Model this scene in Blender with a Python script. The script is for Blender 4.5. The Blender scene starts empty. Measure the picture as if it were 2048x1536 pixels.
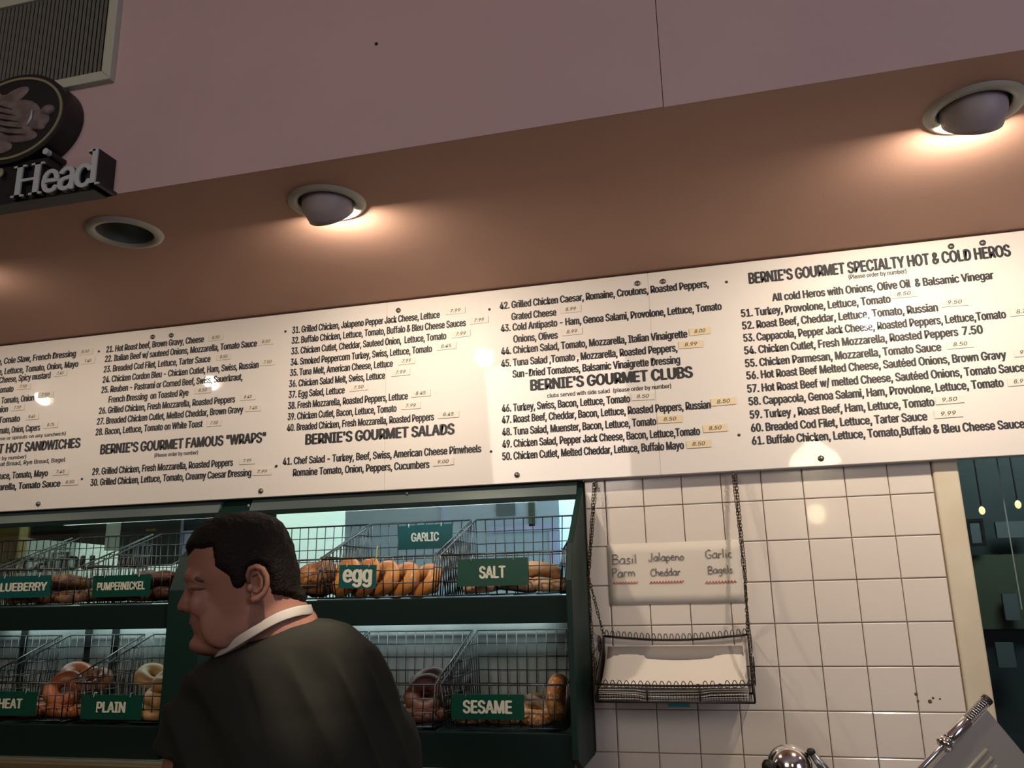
import bpy, bmesh, math, random
from mathutils import Vector, Matrix, noise
random.seed(7)
PI = math.pi
ZO = 1.827                      # height of the reference tile joint above the floor
scene = bpy.context.scene
COL = scene.collection

# ------------------------------------------------------------------ camera
F_PX, YAW, PITCH, ROLL = 1654.358, 0.2455234, 0.2464988, -0.0236159
CAM = Vector((0.32693, -2.38205, -0.22697 + ZO))
_cy, _sy, _cp, _sp, _cr, _sr = math.cos(YAW), math.sin(YAW), math.cos(PITCH), math.sin(PITCH), math.cos(ROLL), math.sin(ROLL)
FWD = Vector((-_sy*_cp, _cy*_cp, _sp))
_r0 = Vector((_cy, _sy, 0)); _u0 = _r0.cross(FWD)
RGT = _cr*_r0 + _sr*_u0
UPV = -_sr*_r0 + _cr*_u0
cam = bpy.data.cameras.new('camera'); camo = bpy.data.objects.new('camera', cam); COL.objects.link(camo)
cam.sensor_width = 36; cam.lens = F_PX/2048*36; cam.clip_start = .05
M = Matrix((RGT, UPV, -FWD)).transposed().to_4x4(); M.translation = CAM
camo.matrix_world = M
scene.camera = camo

def ray(u, v): return RGT*((u-1024)/F_PX) + UPV*((768-v)/F_PX) + FWD
def on_y(u, v, y):
    d = ray(u, v); return CAM + d*((y-CAM.y)/d.y)
def at_depth(u, v, t): return CAM + ray(u, v)*t

# ------------------------------------------------------------------ world, exposure, large lights
w = bpy.data.worlds.new('world'); scene.world = w; w.use_nodes = True
w.node_tree.nodes['Background'].inputs[0].default_value = (.5, .55, .7, 1)
w.node_tree.nodes['Background'].inputs[1].default_value = .02
vs = scene.view_settings
vs.view_transform = 'Standard'; vs.look = 'None'; vs.gamma = 1; vs.use_curve_mapping = False
vs.exposure = 0.0

def area(name, loc, target, size, power, col, size_y=None, shape=None, spread=None):
    l = bpy.data.lights.new(name, 'AREA'); l.energy = power; l.color = col; l.size = size
    if size_y: l.shape = 'RECTANGLE'; l.size_y = size_y
    if shape: l.shape = shape
    if spread: l.spread = spread
    o = bpy.data.objects.new(name, l); COL.objects.link(o); o.location = loc
    o.rotation_euler = (Vector(target)-Vector(loc)).to_track_quat('-Z', 'Y').to_euler()
    return o
# daylight of the shop front behind the camera, right side; warm lamps of the room behind
area('side_window_daylight', (3.05, -2.9, 2.1), (-.5, -.6, 2.4), 1.5, 34, (.66, .72, 1.0), 1.2)
area('dining_room_lamps', (-1.0, -4.6, 3.0), (-.6, -1, 1.6), 1.2, 30, (1, .84, .72), 1.2)
sp_ = bpy.data.lights.new('track_lamp', 'SPOT'); sp_.energy = 620; sp_.color = (1, .80, .60); sp_.spot_size = .08; sp_.spot_blend = .6; sp_.shadow_soft_size = .04  # narrow unseen spot, added to warm the man's nape
spo = bpy.data.objects.new('track_lamp', sp_); COL.objects.link(spo); spo.location = (.35, -2.0, 3.6); nk_aim = at_depth(618, 1258, 1.38); spo.rotation_euler = (nk_aim-spo.location).to_track_quat('-Z', 'Y').to_euler()
# fluorescent light of the room behind the display case
area('back_room_light', (-2.7, 1.15, ZO+1.0), (-2.7, 1.4, ZO-.3), 2.4, 36, (.92, 1, .92), .3)
area('back_room_light_b', (-.3, .8, ZO+.9), (-.3, 1.0, ZO-.3), .5, 55, (.78, .88, 1), .3)

# ------------------------------------------------------------------ materials
def mat(name, col, rough=.5, metal=0, coat=0, coat_r=.03, spec=.5, bump=None, var=None, emit=None, trans=0, vscale=8, spots=None):
    m = bpy.data.materials.new(name); m.use_nodes = True
    nt = m.node_tree; b = nt.nodes['Principled BSDF']
    b.inputs['Base Color'].default_value = (*col, 1)
    b.inputs['Roughness'].default_value = rough
    b.inputs['Metallic'].default_value = metal
    b.inputs['Specular IOR Level'].default_value = spec
    b.inputs['Coat Weight'].default_value = coat
    b.inputs['Coat Roughness'].default_value = coat_r
    if trans: b.inputs['Transmission Weight'].default_value = trans
    if emit:
        b.inputs['Emission Color'].default_value = (*emit[:3], 1); b.inputs['Emission Strength'].default_value = emit[3]
    tc = nt.nodes.new('ShaderNodeTexCoord')
    if var:
        n = nt.nodes.new('ShaderNodeTexNoise'); n.inputs['Scale'].default_value = vscale; n.inputs['Detail'].default_value = 6
        r = nt.nodes.new('ShaderNodeValToRGB')
        r.color_ramp.elements[0].position = .35; r.color_ramp.elements[1].position = .65
        r.color_ramp.elements[0].color = (*col, 1); r.color_ramp.elements[1].color = (*var, 1)
        nt.links.new(tc.outputs['Object'], n.inputs['Vector']); nt.links.new(n.outputs['Fac'], r.inputs['Fac'])
        last = r.outputs['Color']
        if spots:      # (scale, threshold, colour)
            v = nt.nodes.new('ShaderNodeTexVoronoi'); v.inputs['Scale'].default_value = spots[0]
            lt = nt.nodes.new('ShaderNodeMath'); lt.operation = 'LESS_THAN'; lt.inputs[1].default_value = spots[1]
            mx = nt.nodes.new('ShaderNodeMix'); mx.data_type = 'RGBA'
            nt.links.new(tc.outputs['Object'], v.inputs['Vector']); nt.links.new(v.outputs['Distance'], lt.inputs[0])
            nt.links.new(lt.outputs[0], mx.inputs['Factor']); nt.links.new(last, mx.inputs['A'])
            mx.inputs['B'].default_value = (*spots[2], 1); last = mx.outputs['Result']
        nt.links.new(last, b.inputs['Base Color'])
    if bump:           # (scale, strength, distance)
        n = nt.nodes.new('ShaderNodeTexNoise'); n.inputs['Scale'].default_value = bump[0]; n.inputs['Detail'].default_value = 5
        bp = nt.nodes.new('ShaderNodeBump'); bp.inputs['Strength'].default_value = bump[1]; bp.inputs['Distance'].default_value = bump[2]
        nt.links.new(tc.outputs['Object'], n.inputs['Vector']); nt.links.new(n.outputs['Fac'], bp.inputs['Height'])
        nt.links.new(bp.outputs['Normal'], b.inputs['Normal'])
    return m

def glass(name, tint, refl=1.0, rough=.01):
    m = bpy.data.materials.new(name); m.use_nodes = True; nt = m.node_tree
    for n in list(nt.nodes): nt.nodes.remove(n)
    out = nt.nodes.new('ShaderNodeOutputMaterial'); mx = nt.nodes.new('ShaderNodeMixShader')
    tr = nt.nodes.new('ShaderNodeBsdfTransparent'); tr.inputs[0].default_value = (*tint, 1)
    gl = nt.nodes.new('ShaderNodeBsdfGlossy'); gl.inputs['Roughness'].default_value = rough
    fr = nt.nodes.new('ShaderNodeFresnel'); fr.inputs[0].default_value = 1.5
    mu = nt.nodes.new('ShaderNodeMath'); mu.operation = 'MULTIPLY'; mu.inputs[1].default_value = refl; mu.use_clamp = True
    nt.links.new(fr.outputs[0], mu.inputs[0]); nt.links.new(mu.outputs[0], mx.inputs[0])
    nt.links.new(tr.outputs[0], mx.inputs[1]); nt.links.new(gl.outputs[0], mx.inputs[2]); nt.links.new(mx.outputs[0], out.inputs[0])
    return m

MT = dict(
 soffit=mat('soffit_paint', (.51, .305, .23), .8, bump=(180, .12, .002), var=(.485, .29, .218), vscale=3),
 fascia=mat('mauve_paint', (.46, .335, .335), .8, bump=(220, .10, .002), var=(.435, .315, .318), vscale=3),
 ceil=mat('ceiling_paint', (.5, .42, .45), .85),
 wallp=mat('room_wall_paint', (.30, .22, .20), .8),
 floor=mat('floor_tile', (.16, .11, .08), .5, var=(.2, .14, .1)),
 board=mat('white_acrylic', (.71, .675, .625), .55, coat=1, coat_r=.035, var=(.70, .665, .615), vscale=2),
 ink=mat('black_print', (.02, .021, .026), .6),
 tag=mat('cream_tape', (.68, .63, .55), .6), tagy=mat('yellowed_tape', (.70, .58, .38), .6),
 pen=mat('ballpoint', (.06, .05, .05), .7), penred=mat('red_marker', (.55, .06, .05), .7), pengrey=mat('faded_marker', (.17, .155, .14), .7),
 screw=mat('screw_metal', (.18, .17, .15), .4, .8),
 tile=mat('white_glazed_tile', (.72, .66, .585), .16, coat=.6, coat_r=.05, bump=(14, .12, .004), var=(.70, .64, .565), vscale=5),
 grout=mat('grout', (.27, .20, .145), .9, bump=(300, .3, .002)),
 cream=mat('cream_paint', (.62, .56, .42), .5, var=(.57, .50, .36), vscale=9, bump=(40, .15, .003)),
 green=mat('dark_green_paint', (.004, .022, .017), .5, spec=.25, bump=(60, .08, .002)),
 greend=mat('dark_green_board', (.0025, .012, .010), .6, spec=.18),
 signg=mat('green_sign', (.002, .055, .034), .35), signt=mat('teal_sign', (.004, .075, .072), .35),
 letter=mat('sign_letters', (.62, .64, .50), .6),
 header=mat('header_metal', (.10, .135, .13), .35, .35), plate=mat('slicer_plate', (.42, .40, .34), .32, .55, bump=(30, .05, .002)),
 steel=mat('brushed_steel', (.33, .36, .36), .3, .9, bump=(40, .15, .002), var=(.28, .30, .31), vscale=5),
 backsteel=mat('case_back_steel', (.72, .80, .80), .35, .25, bump=(9, .35, .01), var=(.34, .40, .40), vscale=4),  # pale and dark noise stands for blurred reflections in the steel
 chrome=mat('chrome', (.75, .75, .75), .12, 1),
 wire=mat('chromed_wire', (.10, .11, .11), .30, .9),
 black=mat('black_wire', (.018, .016, .014), .45, .3), chain=mat('blackened_chain', (.05, .035, .02), .4, .8),
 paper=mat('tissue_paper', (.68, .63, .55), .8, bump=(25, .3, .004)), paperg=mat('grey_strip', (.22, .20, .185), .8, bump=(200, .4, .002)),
 note=mat('note_paper', (.66, .61, .52), .8, bump=(18, .25, .003)),
 ringw=mat('trim_ring_paint', (.42, .41, .33), .45), ball=mat('eyeball_enamel', (.34, .29, .30), .5),
 canin=mat('can_reflector', (.22, .25, .24), .35, .5),
 bulb=mat('lamp_bulb', (1, .9, .7), .4, emit=(1, .78, .5, 6)),
 vent=mat('vent_frame_paint', (.40, .42, .35), .5), slat=mat('vent_slat', (.085, .085, .07), .6), dark=mat('dark_void', (.01, .01, .009), .8),
 sblack=mat('sign_black', (.008, .008, .008), .45), swhite=mat('sign_white', (.42, .46, .47), .5), sgold=mat('sign_gold', (.22, .20, .12), .45),
 boar=mat('boar_relief', (.17, .135, .125), .6, var=(.09, .07, .065), vscale=40),
 skin=mat('skin', (.23, .115, .084), .5, spec=.25, bump=(120, .12, .002), var=(.205, .097, .070), vscale=14),
 hair=mat('dark_hair', (.007, .0045, .0035), .65, spec=.15, bump=(220, .9, .004)),
 shirt=mat('charcoal_cotton', (.013, .0135, .0105), .9, spec=.2, bump=(500, .25, .001)),
 strap=mat('white_apron_cloth', (.30, .29, .265), .8, bump=(300, .3, .001)),
 trouser=mat('dark_trousers', (.02, .02, .024), .9), shoe=mat('black_leather', (.01, .01, .01), .4),
 eye=mat('eye', (.10, .085, .075), .35), brow=mat('eyebrow', (.06, .035, .025), .8), lip=mat('lips', (.36, .13, .11), .5),
 mint=mat('mint_wall', (.60, .74, .64), .7), blueg=mat('blue_grey_panel', (.54, .68, .76), .3, coat=.3, var=(.48, .62, .70), vscale=2),
 lav=mat('lavender_panel', (.55, .58, .80), .6), tan=mat('tan_post', (.36, .26, .08), .7),
 darkp=mat('dark_panel', (.015, .02, .02), .6), teal=mat('teal_wall', (.055, .085, .08), .6, var=(.045, .07, .07), vscale=3),
 olive=mat('olive_band', (.09, .12, .07), .7), pgrey=mat('far_paper', (.15, .19, .19), .7),
 wood=mat('brown_wood', (.11, .07, .04), .5, var=(.08, .05, .03), vscale=10),
 brass=mat('worn_brass', (.42, .34, .19), .35, .8), cyan=mat('cyan_tape', (.06, .5, .55), .5),
 yellow=mat('yellow_tie', (.6, .55, .08), .5),
 lampglass=mat('lamp_shade_glass', (.9, .85, .7), .3, emit=(1, .82, .5, 16)), lampsmall=mat('small_lamp', (1, .9, .5), .3, emit=(1, .85, .35, 2.2)),
 pane=glass('window_glass', (.70, .74, .74), 1.2), cglass=glass('case_glass', (.90, .94, .93), .8),
)
BG = dict(
 blueberry=mat('blueberry_crust', (.30, .15, .055), .55, var=(.06, .035, .03), vscale=45, bump=(60, .4, .004)),
 pumpernickel=mat('pumpernickel_crust', (.13, .045, .022), .5, var=(.07, .025, .015), vscale=20, bump=(60, .3, .003)),
 onion=mat('onion_crust', (.42, .17, .04), .55, var=(.20, .07, .02), vscale=35, bump=(60, .4, .004), spots=(90, .25, (.05, .03, .015))),
 egg=mat('egg_crust', (.60, .30, .085), .38, var=(.42, .15, .035), vscale=16, bump=(30, .2, .003)),
 salt=mat('salt_crust', (.62, .42, .26), .5, var=(.50, .30, .16), vscale=18, bump=(90, .5, .004)),
 wheat=mat('wheat_crust', (.42, .13, .035), .42, var=(.30, .08, .025), vscale=14, bump=(40, .3, .003)),
 plain=mat('plain_crust', (.56, .36, .15), .45, var=(.40, .21, .07), vscale=12, bump=(40, .2, .003)),
 sesame=mat('sesame_crust', (.50, .24, .07), .5, var=(.38, .15, .045), vscale=16, bump=(70, .6, .004), spots=(130, .3, (.68, .52, .30))),
)

# ------------------------------------------------------------------ mesh helpers
class MB:
    def __init__(s): s.v = []; s.f = []
    def add(s, vs_, fs):
        n = len(s.v); s.v += [tuple(a) for a in vs_]; s.f += [tuple(i+n for i in f) for f in fs]; return s
    def box(s, x0, x1, y0, y1, z0, z1):
        return s.add([(x0,y0,z0),(x1,y0,z0),(x1,y1,z0),(x0,y1,z0),(x0,y0,z1),(x1,y0,z1),(x1,y1,z1),(x0,y1,z1)],
                     [(0,3,2,1),(4,5,6,7),(0,1,5,4),(1,2,6,5),(2,3,7,6),(3,0,4,7)])
    def prism_x(s, x0, x1, yz):
        n = len(yz)
        return s.add([(x0,y,z) for y,z in yz]+[(x1,y,z) for y,z in yz],
              [tuple(range(n))[::-1], tuple(range(n,2*n))]+[(i,(i+1)%n,n+(i+1)%n,n+i) for i in range(n)])
    def prism_y(s, y0, y1, xz):
        n = len(xz)
        return s.add([(x,y0,z) for x,z in xz]+[(x,y1,z) for x,z in xz],
              [tuple(range(n)), tuple(range(n,2*n))[::-1]]+[(i,n+i,n+(i+1)%n,(i+1)%n) for i in range(n)])
    def tube(s, pts, r, seg=6, closed=False, radii=None):
        pts = [Vector(p) for p in pts]; n = len(pts); rings = []
        up = None
        for i, p in enumerate(pts):
            if closed: t = pts[(i+1)%n]-pts[i-1]
            else: t = pts[min(i+1,n-1)]-pts[max(i-1,0)]
            if t.length < 1e-9: t = Vector((0,0,1))
            t.normalize()
            if up is None:
                a = Vector((0,0,1)) if abs(t.z) < .9 else Vector((1,0,0)); up = (a-t*a.dot(t)).normalized()
            else:
                up = up-t*up.dot(t)
                up = up.normalized() if up.length > 1e-6 else t.orthogonal().normalized()
            b = t.cross(up); rr = radii[i] if radii else r
            rings.append([p+(up*math.cos(2*PI*k/seg)+b*math.sin(2*PI*k/seg))*rr for k in range(seg)])
        vs_ = [v for rg in rings for v in rg]; fs = []
        for i in range(n if closed else n-1):
            a, b2 = i*seg, ((i+1)%n)*seg
            for k in range(seg): fs.append((a+k, a+(k+1)%seg, b2+(k+1)%seg, b2+k))
        if not closed: fs += [tuple(range(seg))[::-1], tuple(range((n-1)*seg, n*seg))]
        return s.add(vs_, fs)
    def lathe(s, prof, o=(0,0,0), axis=(0,0,1), seg=32, cap=True):
        ax = Vector(axis).normalized(); a = ax.orthogonal().normalized(); b = ax.cross(a); o = Vector(o)
        vs_ = [o+ax*h+(a*math.cos(2*PI*k/seg)+b*math.sin(2*PI*k/seg))*r for r, h in prof for k in range(seg)]
        fs = [(i*seg+k, i*seg+(k+1)%seg, (i+1)*seg+(k+1)%seg, (i+1)*seg+k) for i in range(len(prof)-1) for k in range(seg)]
        if cap: fs += [tuple(range(seg))[::-1], tuple(range((len(prof)-1)*seg, len(prof)*seg))]
        return s.add(vs_, fs)
    def ell(s, c, rx, ry, rz, nu=20, nv=12, basis=None):
        c = Vector(c); B = basis or Matrix.Identity(3)
        vs_ = [c+B@Vector((0,0,-rz))]
        for i in range(1, nv):
            t = -PI/2+PI*i/nv
            for k in range(nu): vs_.append(c+B@Vector((rx*math.cos(t)*math.cos(2*PI*k/nu), ry*math.cos(t)*math.sin(2*PI*k/nu), rz*math.sin(t))))
        vs_.append(c+B@Vector((0,0,rz))); N = len(vs_)-1
        fs = [(0, 1+(k+1)%nu, 1+k) for k in range(nu)]
        for i in range(nv-2):
            for k in range(nu): fs.append((1+i*nu+k, 1+i*nu+(k+1)%nu, 1+(i+1)*nu+(k+1)%nu, 1+(i+1)*nu+k))
        fs += [(N, 1+(nv-2)*nu+k, 1+(nv-2)*nu+(k+1)%nu) for k in range(nu)]
        return s.add(vs_, fs)
    def mesh(s, name, m, smooth=False):
        me = bpy.data.meshes.new(name); me.from_pydata(s.v, [], s.f); me.validate()
        bm = bmesh.new(); bm.from_mesh(me); bmesh.ops.recalc_face_normals(bm, faces=bm.faces); bm.to_mesh(me); bm.free()
        me.materials.append(m)
        if smooth: me.polygons.foreach_set('use_smooth', [True]*len(me.polygons))
        return me
    def build(s, name, m, parent=None, smooth=False, **k):
        return link(name, s.mesh(name, m, smooth), parent, **k)

def link(name, me, parent=None, label=None, cat=None, group=None, kind=None, loc=None):
    o = bpy.data.objects.new(name, me); COL.objects.link(o)
    if parent is not None:
        o.parent = parent
        o.matrix_parent_inverse = Matrix.Translation(parent.location).inverted() if parent.parent is None else Matrix.Identity(4)
    if label: o['label'] = label
    if cat: o['category'] = cat
    if group: o['group'] = group
    if kind: o['kind'] = kind
    if loc is not None: o.location = loc
    return o
def root(name, loc, label, cat, group=None, kind=None):
    return link(name, None, None, label, cat, group, kind, loc=loc)
def bevel(o, wd, seg=2):
    b = o.modifiers.new('bevel', 'BEVEL'); b.width = wd; b.segments = seg; b.limit_method = 'ANGLE'; return o
Z = lambda z: z+ZO

_FONT = None
try: _FONT = bpy.data.fonts.load(bpy.utils.system_resource('DATAFILES', path='fonts')+'/Inter.woff2')
except Exception: _FONT = None
_tc = {}
def _glyph_mesh(s, shear):
    c = bpy.data.curves.new('t', 'FONT'); c.body = s; c.size = 1; c.shear = shear; c.resolution_u = 3
    if _FONT: c.font = _FONT
    o = bpy.data.objects.new('t', c); me = bpy.data.meshes.new_from_object(o)
    vs_ = [tuple(v.co) for v in me.vertices]; fs = [tuple(p.vertices) for p in me.polygons]
    bpy.data.objects.remove(o); bpy.data.curves.remove(c); bpy.data.meshes.remove(me); return vs_, fs
def text_mesh(s, width=None, cap=.02, bold=.03, shear=0, extrude=0, seg=True):
    """flat lettering in the XZ plane, facing -Y, thickened sideways like a bold condensed face; baseline start at the origin"""
    if 'capH' not in _tc: _tc['capH'] = max(v[1] for v in _glyph_mesh('H', 0)[0])
    vs_, fs = _glyph_mesh(s, shear)
    x0, x1 = min(v[0] for v in vs_), max(v[0] for v in vs_)
    k = cap/_tc['capH']; sx = (width/(x1-x0)) if width else k
    V, Fc = [], []
    sh_ = [(0, 0)] if bold <= 0 else [(-bold, 0), (0, 0), (bold, 0), (0, bold*.35), (0, -bold*.35)]
    for n_, (dx, dy) in enumerate(sh_):
        b = len(V); V += [((x-x0+dx)*sx, -n_*2e-5, (y+dy)*k) for x, y, _ in vs_]; Fc += [tuple(i+b for i in f) for f in fs]
    if extrude:
        n = len(V); ed = {}
        for f in Fc:
            for i in range(len(f)):
                e = (f[i], f[(i+1) % len(f)]); ed[e] = ed.get(e, 0)+1
        F2 = [tuple(i+n for i in f)[::-1] for f in Fc]+[(b, a, a+n, b+n) for (a, b) in ed if (b, a) not in ed]
        V += [(x, y+extrude, z) for x, y, z in V]; Fc += F2
    me = bpy.data.meshes.new('text'); me.from_pydata(V, [], Fc); return me
def add_text(name, s, pos, width, cap, m, parent, bold=.03, shear=0, extrude=0):
    me = text_mesh(s, width, cap, bold, shear, extrude); me.materials.append(m)
    for v in me.vertices: v.co += Vector(pos)
    return link(name, me, parent)

# ================================================================== SETTING
SF = -.905                                   # plane of the upper wall, front edge of the soffit
Zs = Z(.69)
LIGHTS = [(-1.10, False), (-.535, True), (.876, True), (-1.74, True), (-2.60, True), (1.75, True)]
LY = -.725
# soffit underside with round openings
bm = bmesh.new()
x0, x1 = -5, 3.2
def loop(pts):
    vv = [bm.verts.new(p) for p in pts]; return [bm.edges.new((vv[i], vv[(i+1)%len(vv)])) for i in range(len(vv))]
ed = loop([(x0, SF, Zs), (x1, SF, Zs), (x1, .12, Zs), (x0, .12, Zs)])
for lx, on in LIGHTS: ed += loop([(lx+.068*math.cos(a*PI/16), LY+.068*math.sin(a*PI/16), Zs) for a in range(32)])
bmesh.ops.triangle_fill(bm, use_beauty=True, edges=ed, normal=(0, 0, -1))
me = bpy.data.meshes.new('ceiling'); bm.to_mesh(me); bm.free(); me.materials.append(MT['soffit'])
link('ceiling', me, kind='structure', label='low brown soffit over the counter with round downlights set in it')
fa = link('wall_upper', None, kind='structure', loc=(0, SF, Zs), label='mauve upper wall rising from the edge of the soffit')
MB().box(-5, .276, SF, SF+.03, Zs+.0008, Z(1.9)).build('panel', MT['fascia'], fa)
MB().box(.2775, 3.2, SF+.0012, SF+.03, Zs+.0008, Z(1.9)).build('panel', MT['fascia'], fa)
MB().lathe([(.0001, 0), (.004, 0), (.003, .003), (.0001, .0035)], (on_y(753, 88, SF)), (0, -1, 0), 10).build('nail_head', MT['dark'], fa)
MB().box(-5, 3.2, -6.2, SF+.03, Z(1.9), Z(1.95)).build('ceiling', MT['ceil'], kind='structure')
MB().box(-5, 3.2, -6.2, 2.6, -.05, 0).build('floor', MT['floor'], kind='structure')
MB().box(-5.1, -5, -6.2, 2.6, 0, Z(1.95)).build('wall_left', MT['wallp'], kind='structure')
MB().box(3.2, 3.3, -6.2, 2.6, 0, Z(1.95)).build('wall_right', MT['wallp'], kind='structure')
MB().box(-5, 3.2, -6.3, -6.2, 0, Z(1.95)).build('wall_front', MT['wallp'], kind='structure')
# tiled wall: backing plus every tile
T = .108
wb = link('wall_back', None, kind='structure', loc=(0, 0, 0), label='wall of square white glazed tiles with brown joints')
mb = MB(); mb.box(-.062, .866, 0, .12, 0, Zs); mb.box(-5, -.062, 0, .12, Z(.10), Zs); mb.box(-5, -.062, 0, .12, 0, Z(-.66))
mb.box(.866, 3.2, 0, .12, Z(.12), Zs); mb.box(.866, 3.2, 0, .12, 0, Z(-.95))
mb.box(-5, -2.77, 0, .12, Z(-.66), Z(.10)); mb.build('grout_bed', MT['grout'], wb)
def tile_mesh(w_, h_):
    g = .0011; b = .0022; t = .0055
    o = [(g, g), (w_-g, g), (w_-g, h_-g), (g, h_-g)]; i = [(g+b, g+b), (w_-g-b, g+b), (w_-g-b, h_-g-b), (g+b, h_-g-b)]
    m_ = MB(); m_.add([(x, .001, z) for x, z in o]+[(x, -t+.0015, z) for x, z in o]+[(x, -t, z) for x, z in i],
        [(k, (k+1)%4, 4+(k+1)%4, 4+k) for k in range(4)]+[(4+k, 4+(k+1)%4, 8+(k+1)%4, 8+k) for k in range(4)]+[(8, 9, 10, 11)])
    return m_.mesh('tile', MT['tile'])
tm = tile_mesh(T, T); tm_edge = tile_mesh(.060, T)
for r in range(-1, 9):
    for c_ in range(-1, 8):
        o = link('tile', tm_edge if c_ < 0 else tm, wb)
        if r >= 6 and c_ < 0: o.data = tm
        o.location = ((-T-.001 if r >= 6 else 0)+0*c_ if r >= 6 and c_ < 0 else c_*T if c_ >= 0 else -.0605, -.0003*random.random(), Z(-(r+1)*T))
        o.rotation_euler = (random.uniform(-.004, .004), 0, random.uniform(-.004, .004))
# stains on the tiles near the window
for (u, v, r_) in [(1832, 1388, .004), (1836, 1402, .003), (1860, 1403, .005), (1866, 1396, .003), (1880, 1398, .0025)]:
    p = on_y(u, v, -.0062); MB().lathe([(.0002, 0), (r_, 0), (r_*.6, .0006), (.0002, .0008)], p, (0, -1, 0), 9).build('grease_spot', MT['wood'], wb)
# window on the right with its cream casing and glass pane
wn = link('window_1', None, kind='structure', loc=(.9, 0, Z(-.4)), label='glass opening with a cream casing at the right of the tiles')
bevel(MB().box(.866, .928, -.012, .13, Z(-.95), Z(.12)).build('casing', MT['cream'], wn), .006, 3)
MB().box(.928, 3.2, .075, .079, Z(-.95), Z(.12)).build('pane', MT['pane'], wn)
MB().box(1.045, 1.048, .0745, .075, Z(-.30), Z(.12)).build('pane_joint', MT['pgrey'], wn)
# back room
br = link('wall_back_room', None, kind='structure', loc=(0, 1.4, 0), label='walls of the lit room seen through the display case')
MB().box(-5, -.02, 1.6, 1.65, 0, Zs+.4).build('far_wall', MT['mint'], br)
MB().box(.0, 3.2, 1.6, 1.65, 0, Zs+.4).build('far_wall', MT['teal'], br)
MB().box(-.06, .0, .12, 1.65, 0, Zs+.4).build('partition', MT['blueg'], br)  # added wall that keeps the case room's light out of the window room
MB().box(-5, 3.2, .12, 1.65, Zs+.4, Zs+.45).build('back_ceiling', MT['ceil'], br)
MB().box(.0, 3.2, 1.55, 1.6, Z(-.42), Z(-.12)).build('olive_band', MT['olive'], br)

# ================================================================== DOWNLIGHTS
def eyeball(x, on, label):
    r = root('ceiling_downlight' if on else 'empty_downlight', (x, LY, Zs), label, 'light', 'downlights in the soffit')
    MB().lathe([(.068, .002), (.070, -.006), (.080, -.009), (.090, -.006), (.0935, .001)], (x, LY, Zs), (0, 0, 1), 48, cap=False).build('trim_ring', MT['ringw'], r, True)
    MB().lathe([(.0675, -.002), (.066, .12), (.001, .12)], (x, LY, Zs), (0, 0, 1), 40, cap=False).build('can', MT['canin'], r, True)
    if not on: return
    tilt = math.radians(40); d = Vector((0, math.cos(tilt), -math.sin(tilt)))
    c = Vector((x, LY, Zs-.002))
    prof = []
    for i in range(13):
        a = PI-PI*.60*i/12; prof.append((.060*math.sin(a)+.0005, .060*math.cos(a)))
    prof += [(.056, .032), (.054, .032), (.052, .012), (.0005, .006)]
    MB().lathe(prof, c, d, 40).build('eyeball', MT['ball'], r, True)
    MB().lathe([(.0005, .012), (.040, .012), (.034, .022), (.0005, .026)], c, d, 28).build('lamp', MT['bulb'], r, True)
    return c, d
names = ['empty round downlight hole with no lamp, left end of the soffit', 'lit eyeball downlight nearest the middle of the soffit',
         'lit eyeball downlight at the right, above the hero sandwich list', 'lit downlight left of the picture, unseen but mirrored in the board',
         'lit downlight farthest left of the picture, mirrored in the board', 'lit downlight beyond the right edge of the picture']
POW = {-.535: 7.0, .876: 8.5, -1.74: 2.2, -2.60: 2.4, 1.75: 3.0}
for (lx, on), nm in zip(LIGHTS, names):
    q = eyeball(lx, on, nm)
    if q:
        c, d = q; p = c+d*.036
        area('downlight_beam', p, p+d, .062, POW[lx], (1, .84, .67), shape='DISK')

# ================================================================== VENT AND SIGN ON THE UPPER WALL
vx1, vx0, vz0, vz1 = -1.018, -1.62, Z(.992), Z(1.295)
vt = root('air_vent', ((vx0+vx1)/2, SF, vz0), 'cream framed air vent with dark vertical slats high on the mauve wall', 'vent')
fw = .026
mb = MB(); y0, y1 = SF-.018, SF+.001
mb.prism_y(y0, y1, [(vx0, vz0), (vx1, vz0), (vx1-fw, vz0+fw), (vx0+fw, vz0+fw)]); mb.prism_y(y0, y1, [(vx1, vz0), (vx1, vz1), (vx1-fw, vz1-fw), (vx1-fw, vz0+fw)])
mb.prism_y(y0, y1, [(vx1, vz1), (vx0, vz1), (vx0+fw, vz1-fw), (vx1-fw, vz1-fw)]); mb.prism_y(y0, y1, [(vx0, vz1), (vx0, vz0), (vx0+fw, vz0+fw), (vx0+fw, vz1-fw)])
bevel(mb.build('frame', MT['vent'], vt), .002)
MB().box(vx0+fw, vx1-fw, SF-.0016, SF-.0004, vz0+fw, vz1-fw).build('duct_back', MT['dark'], vt)
sm = MB().box(-.0035, .0035, -.009, 0, 0, vz1-vz0-2*fw).mesh('slat', MT['slat'])
xx = vx0+fw+.006
while xx < vx1-fw-.004:
    o = link('slat', sm, vt); o.location = (xx, SF-.002, vz0+fw); o.rotation_euler = (0, 0, .5); xx += .0125

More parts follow.
